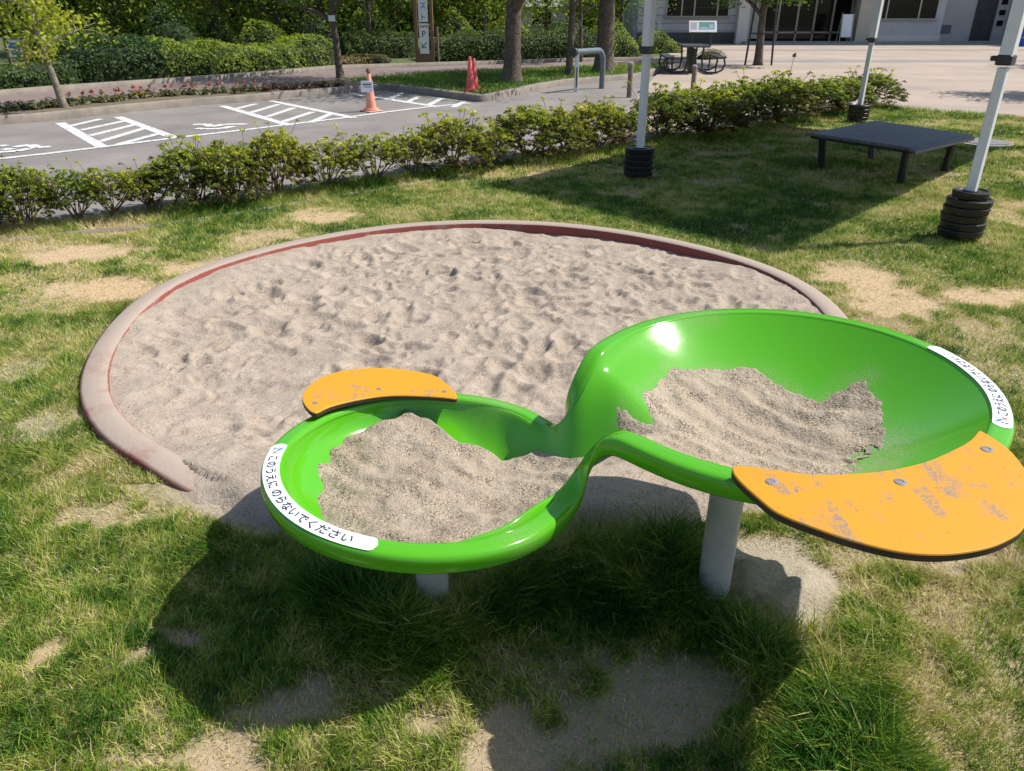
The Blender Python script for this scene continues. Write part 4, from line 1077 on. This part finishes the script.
make_tree('broadleaf_tree', 'thickest dark tree trunk right of the bent pipe', gb(602, 72), 7.0, 2.9, 2.3, .24, 26, M['tree'], M['bark'], 8000, .12)
make_tree('small_tree', 'small many-forked dark tree behind the bent pipe', gb(579, 62), 4.4, 1.9, 1.4, .07, 27, M['tree'], M['bark'], 2500, .10, fork=.3)
make_tree('staked_tree', 'unseen young tree added beyond the right frame edge to shade the plaza, nearer one', (12.7, 17.3, 0), 4.6, 2.3, 1.2, .09, 61, M['tree'], M['bark'], 3500, .12)  # this and the next: unseen trees added to cast shadows onto the plaza
make_tree('staked_tree', 'unseen young tree added beyond the right frame edge to shade the plaza, farther one', (19.6, 26.2, 0), 5.0, 2.3, 1.8, .10, 62, M['tree'], M['bark'], 4500, .13)
tr8 = make_tree('staked_tree', 'young tree held by three dark stakes on the plaza before the building entrance', gb(757, 65, 0), 5.2, 1.75, 1.7, .125, 28, M['tree'], M['bark'], 8500, .11, fork=.45)
for dx, dy in ((-.42, -.1), (.42, -.15), (.05, .45)):
    MB().tube([(dx, dy, 0), (dx*.75, dy*.75, 2.0)], .032, 8).build('stake', M['dark_metal'], tr8)
MB().tube([(-.36, -.1, .95), (0, -.18, .95), (.36, -.13, .95), (.05, .38, .95), (-.36, -.1, .95)], .022, 6, False).build('stake_ring', M['dark_metal'], tr8)
g_ = gb(341, 78); tg = empty('tree_tag', (g_[0], g_[1], 0), 'small white tag plate tied to the slender tree trunk', 'tag')
MB().box((-.06, -.13, 1.42), (.16, .012, .13), .2, bev=.003).build('plate', M['label'], tg)
MB().lathe((.02, .02, 1.43), [(.125, 0), (.125, .02), (.12, .022)], 16).build('strap', M['dark_metal'], tg)
# woodland trees behind the hedges
bgp = []
for k, (sd_, H_, cb, cr, tr) in enumerate([(31, 7, .5, 3.2, .15), (32, 8, .7, 3.4, .18), (33, 6, .3, 3.0, .12)]):
    bgp.append(make_tree('woodland_tree', 'x', (0, 0, .08), H_, cb, cr, tr, sd_, [M['tree'], M['hedge'], M['tree_mid']][k], M['bark'], 9500, .15, fork=.35, cluster=.75, group='woodland trees beyond the hedges'))
wl = [(-30, 62, 0, 'left of the framed sign at the left edge'), (40, 56, 1, 'directly behind the pale young tree'), (118, 54, 0, 'with dark straight trunk behind the shaded hedge'), (165, 50, 2, 'above the left end of the sunlit hedge'), (222, 52, 1, 'with a forked trunk above the middle of the sunlit hedge'), (281, 51, 0, 'with a thin trunk above the sunlit hedge'),
      (305, 48, 2, 'left of a trunk pair above the sunlit hedge'), (322, 50, 1, 'right of a trunk pair above the sunlit hedge'), (395, 48, 0, 'just left of the tall sign'), (452, 50, 2, 'just right of the tall sign'), (484, 50, 1, 'between the tall sign and the forked island tree'), (545, 46, 2, 'between the forked island tree and the pipe'), (620, 46, 0, 'behind the bright bush by the building')]
usedb = set()
for px, py, k, txt in wl:
    q = gb(px, py); o = bgp[k] if k not in usedb else copy_tree(bgp[k]); usedb.add(k)
    o.location = (q[0], q[1], .08); o.rotation_euler = (0, 0, px*.37); s = 1+.12*math.sin(px); o.scale = (s, s, s)
    if px == 620: o.scale = (.7, .7, .8)
    o['label'] = 'green woodland tree '+txt
# loose bushes under the woodland
for k, (xa, xb, yb, pt, mt, txt) in enumerate([(18, 70, 62, 22, 'hedge', 'beside the framed sign'), (84, 130, 57, 20, 'tree_mid', 'behind the dark hedge left end'), (140, 196, 60, 12, 'hedge_dark', 'behind the shaded hedge right end'), (186, 240, 55, 8, 'tree_mid', 'above the left end of the sunlit hedge'),
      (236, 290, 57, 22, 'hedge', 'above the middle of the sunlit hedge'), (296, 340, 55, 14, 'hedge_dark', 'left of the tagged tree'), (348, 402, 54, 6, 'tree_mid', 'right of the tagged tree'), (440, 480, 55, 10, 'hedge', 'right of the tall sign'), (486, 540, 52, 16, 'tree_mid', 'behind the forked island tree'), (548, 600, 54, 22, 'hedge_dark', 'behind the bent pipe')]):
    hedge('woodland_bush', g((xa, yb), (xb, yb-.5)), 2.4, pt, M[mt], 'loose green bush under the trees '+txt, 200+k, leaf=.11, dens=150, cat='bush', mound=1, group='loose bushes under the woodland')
# far wood as one mass
rg = np.random.default_rng(77); n_ = 60000
xx = rg.uniform(-75, 9, n_); yy = 52+rg.normal(size=n_)*1.6+4*fbm(xx, xx*0, .15, 3, 1); zz = rg.random(n_)**.9*9*(.7+.5*fbm(xx, xx*0+3, .3, 3, 4))
P = np.stack([xx, yy, zz], 1)
fw = leaf_object('far_wood', P, rg.normal(size=(n_, 3))*.8+[0, -.4, .6], .42, M['tree_mid'], None, rg, np.clip(n3(P, .8, 4)*1.6-.3+rg.normal(size=n_)*.1, 0, 1), aspect=.7)
tag(fw, 'distant green wood closing the view behind the trees', 'wood', kind='stuff')
V = []; F = []
for k in range(43):
    x_ = -76+k*2; y_ = 56+2*math.sin(k*1.3); V += [(x_, y_, 0), (x_, y_+1, 6.5+math.sin(k*2.1)), (x_, y_+5, 0)]
for k in range(42): F += [(k*3, k*3+3, k*3+4, k*3+1), (k*3+1, k*3+4, k*3+5, k*3+2)]
fwc = MB().add(V, F).build('far_wood_core', M['core'], fw)
fwc.name = 'dark_core'  # dark solid sheet added behind the leaves, standing in for deep wood shade

# ---- flower bed plants
fp_ = []
cnt = 0
for x in np.arange(-30, 345, 10.2):
    y = np.interp(x, [-30, 0, 66, 130, 195, 260, 340], [114.5, 112.5, 105.5, 99.5, 94.5, 91.5, 86])
    x_ = x+random.uniform(-2.5, 2.5); q = G(x_, y+random.uniform(-.6, 1.0), .1)
    kind = 'green' if x < 55 else ('flower' if x < 262 else 'bronze')
    rg = np.random.default_rng(500+cnt)
    lab = {'green': 'low dark green bedding plant left of the pale tree', 'flower': 'red-yellow bedding plant along the kerb', 'bronze': 'low bronze-leaved bedding plant along the kerb'}[kind]
    e_ = empty('bedding_plant', (q[0], q[1], .1), lab+f', {ordn[cnt]} from the left' if cnt < 35 else lab+', last at the right end', 'plant', 'bedding plants along the car park kerb')
    n_ = 70; d_ = sph(n_, rg)*rg.uniform(.06, .15, (n_, 1)); d_[:, 2] = np.abs(d_[:, 2])*1.2
    leaf_object('foliage', d_, d_+[0, 0, .05], .085, M['bronze'] if kind == 'bronze' else M['leafgreen'], e_, rg, aspect=.5)
    if kind == 'flower':
        n_ = 9; c_ = rg.normal(size=(n_, 3))*[.020, .020, .016]+[rg.normal()*.03, 0, .19]
        leaf_object('flower_head', c_, rg.normal(size=(n_, 3))*.5+[0, -.3, .8], .06, M['flower_red'], e_, rg, aspect=.8)
        c_ = rg.normal(size=(6, 3))*[.018, .018, .014]+[rg.normal()*.05, -.04, .10]
        leaf_object('flower_head', c_, rg.normal(size=(6, 3))*.5+[0, -.5, .6], .055, M['flower_yellow'], e_, rg, aspect=.8)
    cnt += 1

# ------------------------------------------------------------------ cones
def cone(base, h, m_, label, group=None):
    e_ = empty('traffic_cone', base, label, 'traffic cone', group, random.random())
    MB().box((0, 0, .012), (.30, .30, .022), bev=.008).lathe((0, 0, .02), [(.135, 0), (.13, .03), (.12, .035)], 24).build('base', m_, e_, True)
    MB().lathe((0, 0, .05), [(.092, 0), (.028, h-.06), (.022, h-.05), (.012, h-.048)], 24).build('body', m_, e_, True)
    return e_
q = G(371.5, 111.5); c_ = cone((q[0], q[1], 0), .66, M['cone_orange'], 'faded orange traffic cone carrying a white notice board in the parking bay', 'traffic cones')
sg_ = empty('notice_board', (q[0], q[1], 0), 'small white notice board hung on the orange cone', 'sign')
MB().box((-.02, -.14, .42), (.21, .012, .18), -.1, -.15, 0, bev=.003).build('panel', M['label'], sg_)
MB().box((-.02, -.150, .455), (.14, .004, .018), -.1, -.15).build('printed_line', M['ink'], sg_)
MB().box((-.01, -.147, .415), (.14, .004, .014), -.1, -.15).build('printed_line', M['red'], sg_)
MB().lathe((0, 0, .60), [(.03, 0), (.032, .03), (.045, .05), (.035, .10), (.01, .11)], 16).build('holder', M['flower_yellow'] if False else M['wood'], sg_, True)
q = G(470.5, 91.5, .1); cone((q[0], q[1], .1), .66, M['cone_red'], 'front red traffic cone of a pair on the grass island', 'traffic cones')
q = G(474.5, 89.5, .1); cone((q[0], q[1], .1), .60, M['cone_red'], 'rear red traffic cone partly hidden behind another on the island', 'traffic cones')

# ------------------------------------------------------------------ signs
def text_obj(name, s, size, loc, m_, parent, rot=(R(90), 0, 0), ext=.004):
    V_, F_ = textmesh(s, size)
    if not len(V_): return
    c_ = (V_.min(0)+V_.max(0))/2; V_ = V_-c_; me = bpy.data.meshes.new(name); me.from_pydata([tuple(v) for v in V_], [], F_); me.update()
    o = link(name, me, m_, parent); o.location = loc; o.rotation_euler = rot; return o
q = G(425.5, 64, .1); Yq = q[1]; sgn = empty('tall_sign', (q[0], Yq, .1), 'tall vertical sign with white panels between two brown wooden posts', 'sign')
ps = Yq*cP/FPX
wdt = 17.5*ps
for s in (-1, 1): MB().box((s*wdt/2*.92, 0, 1.9), (3.2*ps, .12, 3.8), bev=.01).build('post', M['wood'], sgn)
MB().box((0, 0, .2), (wdt-4*ps, .08, .4), bev=.01).build('base_board', M['wood'], sgn)
z_of = lambda py: ZatY(py, Yq)-.1
pan = MB().box((0, -.03, (z_of(54)+z_of(23))/2), (9.4*ps, .05, z_of(23)-z_of(54)-.02), bev=.004).build('panel', M['label'], sgn)
text_obj('lettering', '駐車場', 2.6*ps*1.0, (0, -.058, z_of(26.5)), M['red'], pan)
text_obj('lettering', 'P', 8.5*ps, (0, -.058, z_of(34)), M['green'], pan)
text_obj('arrow', '↙', 10*ps, (0, -.058, z_of(45)), M['green'], pan)
pan = MB().box((0, -.03, z_of(22)+1.0), (9.4*ps, .05, 2.0), bev=.004).build('panel', M['label'], sgn)
for k, ch in enumerate('ト' 'ス' 'ラ'): text_obj('lettering', ch, 6.5*ps, (0, -.058, z_of(17)+k*.30), M['blue'], pan)
MB().tube([(wdt*.78, 0, 0), (wdt*.76, 0, 1.05)], .035, 8).build('side_post', M['bollard'], sgn)
# framed sign at the left edge
q = G(14, 85, .1); Yq = q[1]+2.0; sx = XatY(12.5, Yq, 1.0); ps = (Yq*cP+.3)/FPX
sg2 = empty('framed_sign', (sx, Yq, .1), 'small white poster sign in a reddish frame above the dark hedge', 'sign')
zz0, zz1 = ZatY(57, Yq)-.1, ZatY(40, Yq)-.1
MB().box((0, 0, (zz0+zz1)/2), (16*ps, .05, (zz1-zz0)), 0, bev=.004).build('panel', M['label'], sg2)
fr = MB()
for s in (-1, 1): fr.box((s*8.6*ps, -.005, zz1/2+.02), (1.6*ps, .08, zz1+.08))
fr.box((0, -.005, zz1+.03), (18.8*ps, .078, 1.6*ps)); fr.build('frame', M['wood'], sg2)
for k, (dx, dz, m_) in enumerate(((-.2, .45, 'blue'), (.12, .40, 'green'), (-.05, .25, 'blue'), (.22, .15, 'green'))):
    MB().lathe((0, 0, 0), [(.09, 0), (.085, .01), (.01, .012)], 10).build('printed_shape', M[m_], sg2).matrix_local = Matrix.Translation((dx*14*ps, -.026, zz0+dz*(zz1-zz0)*1.1)) @ Matrix.Rotation(R(90), 4, 'X')
MB().box((0, -.03, zz1-.08), (8*ps, .006, .03)).build('printed_line', M['ink'], sg2)
# map board
q = G(702, 46); Yq = q[1]; ps = Yq*cP/FPX; bd = empty('map_board', (XatY(702, Yq), Yq, 0), 'slanted white map board on two black legs in front of the building', 'sign')
zt_, zb_ = ZatY(21, Yq), ZatY(32, Yq)
pn_ = MB().box((0, 0, (zt_+zb_)/2), (28*ps, .05, (zt_-zb_)*1.15), 0, R(-28), bev=.01).build('panel', M['label'], bd)
for k, (dx, dz, sx_, sz_, m_) in enumerate(((-.33, .04, .24, .75, 'pale'), (.14, .06, .56, .75, 'leafpatch'), (.30, -.02, .16, .45, 'waterpatch'), (.03, -.2, .3, .28, 'waterpatch'))):
    if m_ not in M: M[m_] = mat(m_, {'pale': (.5, .48, .52), 'leafpatch': (.18, .33, .27), 'waterpatch': (.35, .5, .62)}[m_], None, 6, .4)
    b_ = MB().box((dx*28*ps, 0, dz*(zt_-zb_)), (sx_*28*ps, .004+.002*k, sz_*(zt_-zb_)), 0, 0, 0).build('printed_area', M[m_], bd)
    b_.matrix_local = Matrix.Translation((0, 0, (zt_+zb_)/2)) @ Matrix.Rotation(R(-28), 4, 'X') @ Matrix.Translation((0, -.0265, 0))
for s in (-1, 1): MB().box((s*9.6*ps, .06, zb_/2+.05), (.11, .11, zb_+.1), bev=.01).build('leg', M['dark_metal'], bd)
MB().box((0, .03, zb_-.02), (26*ps, .10, .06)).build('rail', M['dark_metal'], bd)

# ------------------------------------------------------------------ bollards, pipe, posts
q = G(629, 97.5)
b_ = empty('bollard', (q[0], q[1], 0), 'short brown bollard just left of the middle tent pole', 'bollard', 'brown bollards at the plaza edge')
MB().lathe((0, 0, 0), [(.052, 0), (.052, .58), (.046, .60)], 18).build('shaft', M['bollard'], b_, True)
MB().lathe((0, 0, .60), [(.054, 0), (.054, .05), (.03, .065)], 18).build('cap', M['concrete'], b_, True)
q = G(692.5, 92); b2_ = copy_tree(b_); b2_.location = (q[0], q[1], 0); b2_.scale = (1, 1, .82); b2_['label'] = 'short brown bollard in front of the picnic table behind the shrubs'
q = G(649, 67, .1); e_ = empty('thin_post', (q[0], q[1], .1), 'thin black post just right of the middle tent pole', 'post')
MB().lathe((0, 0, 0), [(.035, 0), (.03, 1.25), (.02, 1.27)], 12).build('shaft', M['dark_metal'], e_, True); MB().lathe((0, 0, 0), [(.07, 0), (.07, .03), (.04, .05)], 12).build('base', M['dark_metal'], e_, True)
q = G(657, 46, .1); e_ = empty('marker_post', (q[0], q[1], .1), 'pale green marker post beside the small bright bush', 'post')
MB().box((0, 0, .45), (.16, .1, 1.0), bev=.01).build('shaft', mat('pale_green', (.25, .36, .32), None, 5, .6), e_); MB().box((0, 0, .97), (.17, .11, .06), bev=.01).build('cap', M['concrete'], e_)
A_ = G(576, 92); B_ = (2.05, 18.45)
pv = empty('pipe_barrier', (A_[0], A_[1], 0), 'bent blue-grey pipe with a white leg standing at the island kerb', 'pipe')
dx, dy = B_[0]-A_[0], B_[1]-A_[1]; Lp = math.hypot(dx, dy); dx /= Lp; dy /= Lp; hz = .80
pts = [(-dx*.12, -dy*.12, hz)]+[(dx*t, dy*t, hz) for t in (0, Lp*.4, Lp-.25)]+[(dx*(Lp-.25+.22*math.sin(a)), dy*(Lp-.25+.22*math.sin(a)), hz-.22*(1-math.cos(a))) for a in (.3, .6, .9, 1.2, math.pi/2)]+[(dx*(Lp-.03), dy*(Lp-.03), 0)]
MB().tube(pts, .062, 14).build('pipe', M['pipe'], pv, True)
MB().tube([(-dx*.16, -dy*.16, hz), (-dx*.10, -dy*.10, hz)], .09, 14).build('end_flange', M['dark_metal'], pv, True)
MB().box((0, 0, hz/2-.03), (.08, .08, hz-.05), bev=.005).build('leg', M['tent_metal'], pv)
MB().box((0, -.0, .3), (.02, .10, .4)).build('channel', M['dark_metal'], pv)

# ------------------------------------------------------------------ picnic table
q = G(699, 74.5); ps = (q[1]*cP+.5)/FPX
pt = empty('picnic_table', (XatY(692.5, q[1]+.8), q[1]+.85, 0), 'black metal picnic table with two attached bench seats on the plaza', 'picnic table', rz=R(-4))
tp = MB().box((0, 0, .70), (.72, 1.7, .045), bev=.012).build('tabletop', M['dark_metal'], pt)
for s in (-1, 1): MB().box((s*.70, 0, .43), (.27, 1.7, .04), bev=.012).build('bench_seat', M['dark_metal'], pt)
for yy_ in (-.6, .6):
    for s in (-1, 1):
        MB().tube([(s*.22, yy_, .68), (s*.20, yy_, .34), (s*.24, yy_, .10), (s*.36, yy_, .03), (s*.62, yy_, .03), (s*.78, yy_, .10), (s*.84, yy_, .25), (s*.80, yy_, .41)], .026, 8, True).build('leg', M['dark_metal'], pt, True)
        MB().tube([(s*.62, yy_, .42), (s*.60, yy_, .03)], .024, 8).build('seat_support', M['dark_metal'], pt, True)
MB().box((0, 0, .33), (.06, 1.1, .62)).build('centre_panel', M['dark_metal'], pt)

# ------------------------------------------------------------------ A-board and blue tarp
YF = 44.0
e_ = empty('a_board', (XatY(846, 43.6, .6), 43.6, .12), 'white folding sign board standing at the building entrance', 'sign')
zt_ = ZatY(13, 43.6)-.12
MB().box((0, 0, zt_*.55), (.52, .03, zt_*.82), 0, R(-8), bev=.004).build('panel', M['label'], e_)
fr = MB()
for s in (-1, 1): fr.tube([(s*.30, -.1, 0), (s*.30, .05, zt_)], .02, 6); fr.tube([(s*.30, .35, 0), (s*.30, .07, zt_)], .02, 6)
fr.tube([(-.3, -.08, .22), (.3, -.08, .22)], .015, 6); fr.build('frame', M['frame'], e_)
xb = XatY(1036, 41, .5)
tb_ = empty('covered_stack', (xb, 41.2, 0), 'blue tarpaulin covered pile at the right frame edge before the building', 'tarp')
V = []; F = []
nx_, nz_ = 14, 8
for k in range(nz_+1):
    for i in range(24):
        a = i/24*2*math.pi; r_ = (abs(math.cos(a))**6+abs(math.sin(a))**6)**(-1/6); zz = k/nz_*1.5
        rr = r_*(1-.10*k/nz_+.03*math.sin(i*2.3+k)); V.append((rr*1.05*math.cos(a), rr*.7*math.sin(a), zz))
for k in range(nz_):
    for i in range(24): F.append((k*24+i, k*24+(i+1) % 24, k*24+24+(i+1) % 24, k*24+24+i))
F.append(tuple(nz_*24+i for i in range(24))); MB().add(V, F).build('cover', M['blue_tarp'], tb_, True)
fr = MB(); fr.tube([(-1.0, -.75, .9), (1.0, -.75, .9)], .015, 6); fr.tube([(-1.0, -.75, .4), (1.0, -.75, .4)], .015, 6); fr.build('rope', M['tent_metal'], tb_)

# ------------------------------------------------------------------ building
bl = empty('building', (0, YF, 0), 'long pale public building with dark windows and a glazed entrance', 'building')
X1, X2, X3, X4, X5 = XatY(637, YF), XatY(741, YF), XatY(862, YF), XatY(940, YF), XatY(975, YF)
H_ = 6.5
lw = MB().box(((X1+X2)/2, 3, H_/2+.0), (X2-X1, 6, H_)).build('wall', M['wall'], bl); lw['label'] = 'grey lapped siding wall left of the entrance'
sd_ = MB()
for k in range(16): sd_.box(((X1+X2)/2, -.012, .62+k*.36), (X2-X1, .022, .014))
sd_.build('siding_joint', M['plinth'], lw)
MB().box(((X1+X2)/2, -.04, .27), (X2-X1+.02, .08, .54)).build('plinth', M['plinth'], bl)
rw = MB().box(((X3+X4)/2, 3, H_/2), (X4-X3, 6, H_)).build('wall', M['wall'], bl)
MB().box(((X3+X4)/2, -.02, .2), (X4-X3+.02, .04, .40)).build('plinth', M['wall_cream'], bl)
MB().box(((X2+X3)/2, 4.6, H_/2), (X3-X2, 3, H_)).build('wall', M['wall'], bl)
MB().box(((X4+36)/2, 4.0, H_/2), (36-X4, 3.4, H_)).build('wall', M['wall_cream'], bl)
MB().box(((X1+36)/2, 2.7, H_+.12), (36-X1+.8, 7.4, .24)).build('roof', M['roof'], bl)
MB().box(((X2+X3)/2, 1.1, 3.2), (X3-X2, 3.8, .35)).build('entrance_canopy', M['wall_cream'], bl)
def window(xa, xb, z0, z1, y, mull, parent, n='window'):
    f_ = MB(); t = .06
    f_.box(((xa+xb)/2, y-.02, z0-t/2), (xb-xa+2*t, .10, t)); f_.box(((xa+xb)/2, y-.02, z1+t/2), (xb-xa+2*t, .10, t))
    for xx_ in [xa-t/2, xb+t/2]: f_.box((xx_, y-.02, (z0+z1)/2), (t, .10, z1-z0))
    for xx_ in mull: f_.box((xx_, y-.02, (z0+z1)/2), (.07, .08, z1-z0-.002))
    o = f_.build(n, M['frame'], parent)
    MB().box(((xa+xb)/2, y-.012, (z0+z1)/2), (xb-xa-.004, .012, z1-z0-.004)).build('pane', M['glass'], o)
    MB().box(((xa+xb)/2, y-.10, z0-t-.025), (xb-xa+.3, .18, .04)).build('sill', M['concrete'], o)
    return o
XW = lambda px: XatY(px, YF, 1.5)
window(XW(667), XW(728), ZatY(16, YF), 2.75, 0, [XW(681.5), XW(694), XW(717)], bl)
window(XW(882), XW(936), ZatY(18.5, YF), 2.75, 0, [XW(886.5), XW(919)], bl)
window(XW(645), XW(658), 3.6, 5, 0, [], bl)
# pilasters by the entrance
for a_, b_, m_ in ((736, 747, 'wall_cream'), (855, 869, 'frame')):
    MB().box((XatY((a_+b_)/2, YF-.2, .8), -.2, H_/2), ((b_-a_)*.052, .5, H_)).build('column', M[m_], bl)
# glazed doors
yg = 1.6
Xg = lambda px: XatY(px, YF+yg, .8)
mull = [Xg(q_) for q_ in (777, 796, 813, 831)]
MB().box(((X2+X3)/2, yg+.04, 1.55), (X3-X2+.4, .04, 3.1)).build('glass_screen', M['glass'], bl)
for q_ in [749]+[777, 796, 813, 831, 849]:
    MB().box((Xg(q_), yg-.02, 1.55), (.10, .09, 3.1)).build('door_frame', M['frame'], bl)
MB().box(((X2+X3)/2, yg-.03, .50), (X3-X2, .07, .09)).build('door_rail', M['frame'], bl)
MB().box((Xg(756), yg-.06, 1.5), (.9, .03, 2.6)).build('poster_board', M['wall_cream'], bl)
# right recess: door, vent, square openings
yr = 2.3; Xr = lambda px, z=1: XatY(px, YF+yr, z)
MB().box(((Xr(973)+Xr(993))/2, yr-.03, 1.6), (Xr(993)-Xr(973), .10, 3.2)).build('door', M['plinth'], bl)
MB().box(((Xr(940)+Xr(952))/2, yr-.03, .65), (Xr(952)-Xr(940), .08, .42)).build('vent', M['metal_cover'], bl)
for k in range(3): MB().box((Xr(999.5), yr-.03, .95+k*.52), (.30, .09, .26)).build('vent_opening', M['glass'], bl)
MB().box((Xr(1008), .9, H_/2), (.25, 2.9, H_)).build('wall', M['wall'], bl)
# entrance step
sheet('entrance_pavement', [(X1, 41.6), (60, 41.6), (60, YF+3), (X1, YF+3)], .004, M['concrete'])
st_ = MB().box(((X2+40)/2, 43.7-YF, .055), (40-X2, 1.3, .13)).build('entrance_step', M['concrete'], bl)
# low far house between the island trees
q = (XatY(541, 47, 1.4), 47.0)
hb = empty('far_house', (q[0], q[1], 0), 'small far white house with a pale roof seen between the island trunks', 'house')
MB().box((0, 0, .9), (2.6, 3, 1.8)).build('wall', M['wall_cream'], hb); MB().add([(-1.8, -1.8, 1.75), (1.8, -1.8, 1.75), (1.8, 1.8, 1.75), (-1.8, 1.8, 1.75), (-1.4, 0, 2.3), (1.4, 0, 2.3)], [(0, 1, 5, 4), (1, 2, 5), (2, 3, 4, 5), (3, 0, 4), (3, 2, 1, 0)]).build('roof', M['roof'], hb)
window(-.5, .5, .9, 1.5, -1.5, [0], hb)

# ------------------------------------------------------------------ grass
def grass_region(n_, x0, x1, ydist, rg):
    x = rg.uniform(x0, x1, n_); y = ydist
    return x, y
def scatter(x0, x1, y0, y1, dens, wid, segs, rg, fov=True):
    n_ = int((x1-x0)*(y1-y0)*dens); x = rg.uniform(x0, x1, n_); y = rg.uniform(y0, y1, n_)
    if fov:
        lim = (y*cP+CAMH*sP)*.674+.6; k = np.abs(x) < lim; x, y = x[k], y[k]
    k = y < lawn_front(x)+.05; x, y = x[k], y[k]
    d = np.hypot(x-SBC[0], y-SBC[1]); edge = SBR-.005+np.where(y < 2.42, .02+.16*fbm(x, y, 5, 3, 55), 0)
    k = d > edge; x, y = x[k], y[k]
    b_, pl_ = bare_map(x, y)
    sdl = poly_sd(x, y, long_poly); lg = sstep(-.05, .12, sdl)*(1-.55*b_)
    pr = (1-b_)**1.2*.86+.24*fbm(x, y, 12, 2, 14); pr = pr*(.55+.6*fbm(x, y, 4, 4, 19)); pr = np.maximum(pr, lg*.9*(1-b_*.5))
    pr = pr*np.where(lg > .3, 1.0, .45+1.0*fbm(x, y, 22, 2, 73))
    k = rg.random(len(x)) < pr; x, y, b_, lg = x[k], y[k], b_[k], lg[k]
    h = grass_height(x, y)*(.55+.75*rg.random(len(x))); n_ = len(x)
    dry = np.clip(.385+(fbm(x, y, 1.7, 4, 88)-.5)*1.4+(fbm(x, y, 14, 3, 33)-.5)*.9+b_*.5-lg*.40+rg.normal(size=n_)*.14, 0, 1)
    dry = np.where(rg.random(n_) < .10, np.clip(dry+.4, 0, 1), dry)
    a = rg.random(n_)*2*math.pi; le = h*(.25+1.0*rg.random(n_)); da = rg.random(n_)*2*math.pi
    flow = 2*math.pi*fbm(x, y, 3, 2, 66)*2; da = np.where(rg.random(n_) < .40, flow+rg.normal(size=n_)*.6, da)
    wv = np.stack([np.cos(a), np.sin(a), 0*a], 1)*(wid*(.6+.8*rg.random(n_)))[:, None]/2
    wv = wv*(1+.5*lg)[:, None]
    ld = np.stack([np.cos(da)*le, np.sin(da)*le, 0*a], 1)
    z0 = -.014-.012*b_; p0 = np.stack([x, y, z0], 1); up = np.stack([0*x, 0*x, h], 1)
    if segs == 1:
        V_ = np.stack([p0-wv, p0+wv, p0+ld+up], 1).reshape(-1, 3); F_ = np.arange(n_*3).reshape(-1, 3); rep = 3
    else:
        m1 = p0+up*.55+ld*.28
        V_ = np.stack([p0-wv, p0+wv, m1-wv*.8, m1+wv*.8, p0+ld+up*.95], 1).reshape(-1, 3)
        i5 = np.arange(n_)[:, None]*5; F_ = np.concatenate([i5+[0, 1, 3], i5+[0, 3, 2], i5+[2, 3, 4]], 1).reshape(-1, 3); rep = 5
    return V_, F_, np.repeat(dry, rep)
rg = np.random.default_rng(42)
parts = [scatter(-2.6, 2.6, .55, 2.7, 62000, .0026, 2, rg), scatter(-4, 4, 2.7, 4.6, 24000, .0042, 1, rg), scatter(-6, 6.5, 4.6, 8, 11000, .0062, 1, rg), scatter(-3, 10, 8, 16, 4500, .010, 1, rg),
         scatter(-4, 4, -1.2, .55, 1800, .006, 1, rg, False)]
n_ = 42000; x = rg.uniform(-2.8, 2.8, n_); y = rg.uniform(.6, 4.4, n_); k = np.hypot(x-SBC[0], y-SBC[1]) > SBR+.02; x, y = x[k], y[k]; n_ = len(x)
b_, _p = bare_map(x, y); k = rg.random(n_) < .25+.75*sstep(.1, .6, b_)*(1-.5*_p); x, y, b_ = x[k], y[k], b_[k]; n_ = len(x)
a = rg.random(n_)*6.28; L_ = rg.uniform(.006, .022, n_); u = np.stack([np.cos(a)*L_, np.sin(a)*L_, rg.uniform(-.1, .25, n_)*L_], 1); sx_ = np.stack([-np.sin(a), np.cos(a), 0*a], 1)*.0011
zz = -.004-.022*fbm(x, y, 1.3, 4, 2)-.012*b_+.004; p0 = np.stack([x, y, zz], 1)
parts.append((np.stack([p0-sx_, p0+sx_, p0+u], 1).reshape(-1, 3), np.arange(n_*3).reshape(-1, 3), np.repeat(np.clip(.85+rg.normal(size=n_)*.15, .4, 1), 3)))
nb_ = 0; VV = []; FF = []; TT = []
for V_, F_, t_ in parts:
    VV.append(V_); FF.append(F_+nb_); TT.append(t_); nb_ += len(V_)
o = npmesh('grass', np.vstack(VV), np.vstack(FF), M['grass'], attrs={'tint': np.concatenate(TT)})
tag(o, 'patchy green lawn grass with long tufts around the sand table posts', 'grass', kind='stuff')
# island grass
n_ = 60000; x = rg.uniform(-5.5, 7.5, n_); y = rg.uniform(15.5, 33, n_)
isl = kerb_ln[9:]+[G(x_, y_, .1)[:2] for x_, y_ in [(690, 62.5), (600, 65), (500, 69), (430, 72.5), (340, 79)]]
k = poly_sd(x, y, isl) > .18; x, y = x[k], y[k]; n_ = len(x)
h = .05+.05*rg.random(n_); a = rg.random(n_)*6.28; wv = np.stack([np.cos(a), np.sin(a), 0*a], 1)*.012
p0 = np.stack([x, y, 0*x+.095], 1); tp_ = p0+np.stack([rg.normal(size=n_)*.03, rg.normal(size=n_)*.03, h], 1)
o = npmesh('island_grass', np.stack([p0-wv, p0+wv, tp_], 1).reshape(-1, 3), np.arange(n_*3).reshape(-1, 3), M['grass'], attrs={'tint': np.repeat(np.clip(.3+(fbm(x, y, .8, 3, 5)-.5)+rg.normal(size=n_)*.1, 0, 1), 3)})
tag(o, 'short shaded grass on the tree island beyond the road', 'grass', kind='stuff')
print('GRASS', nb_)
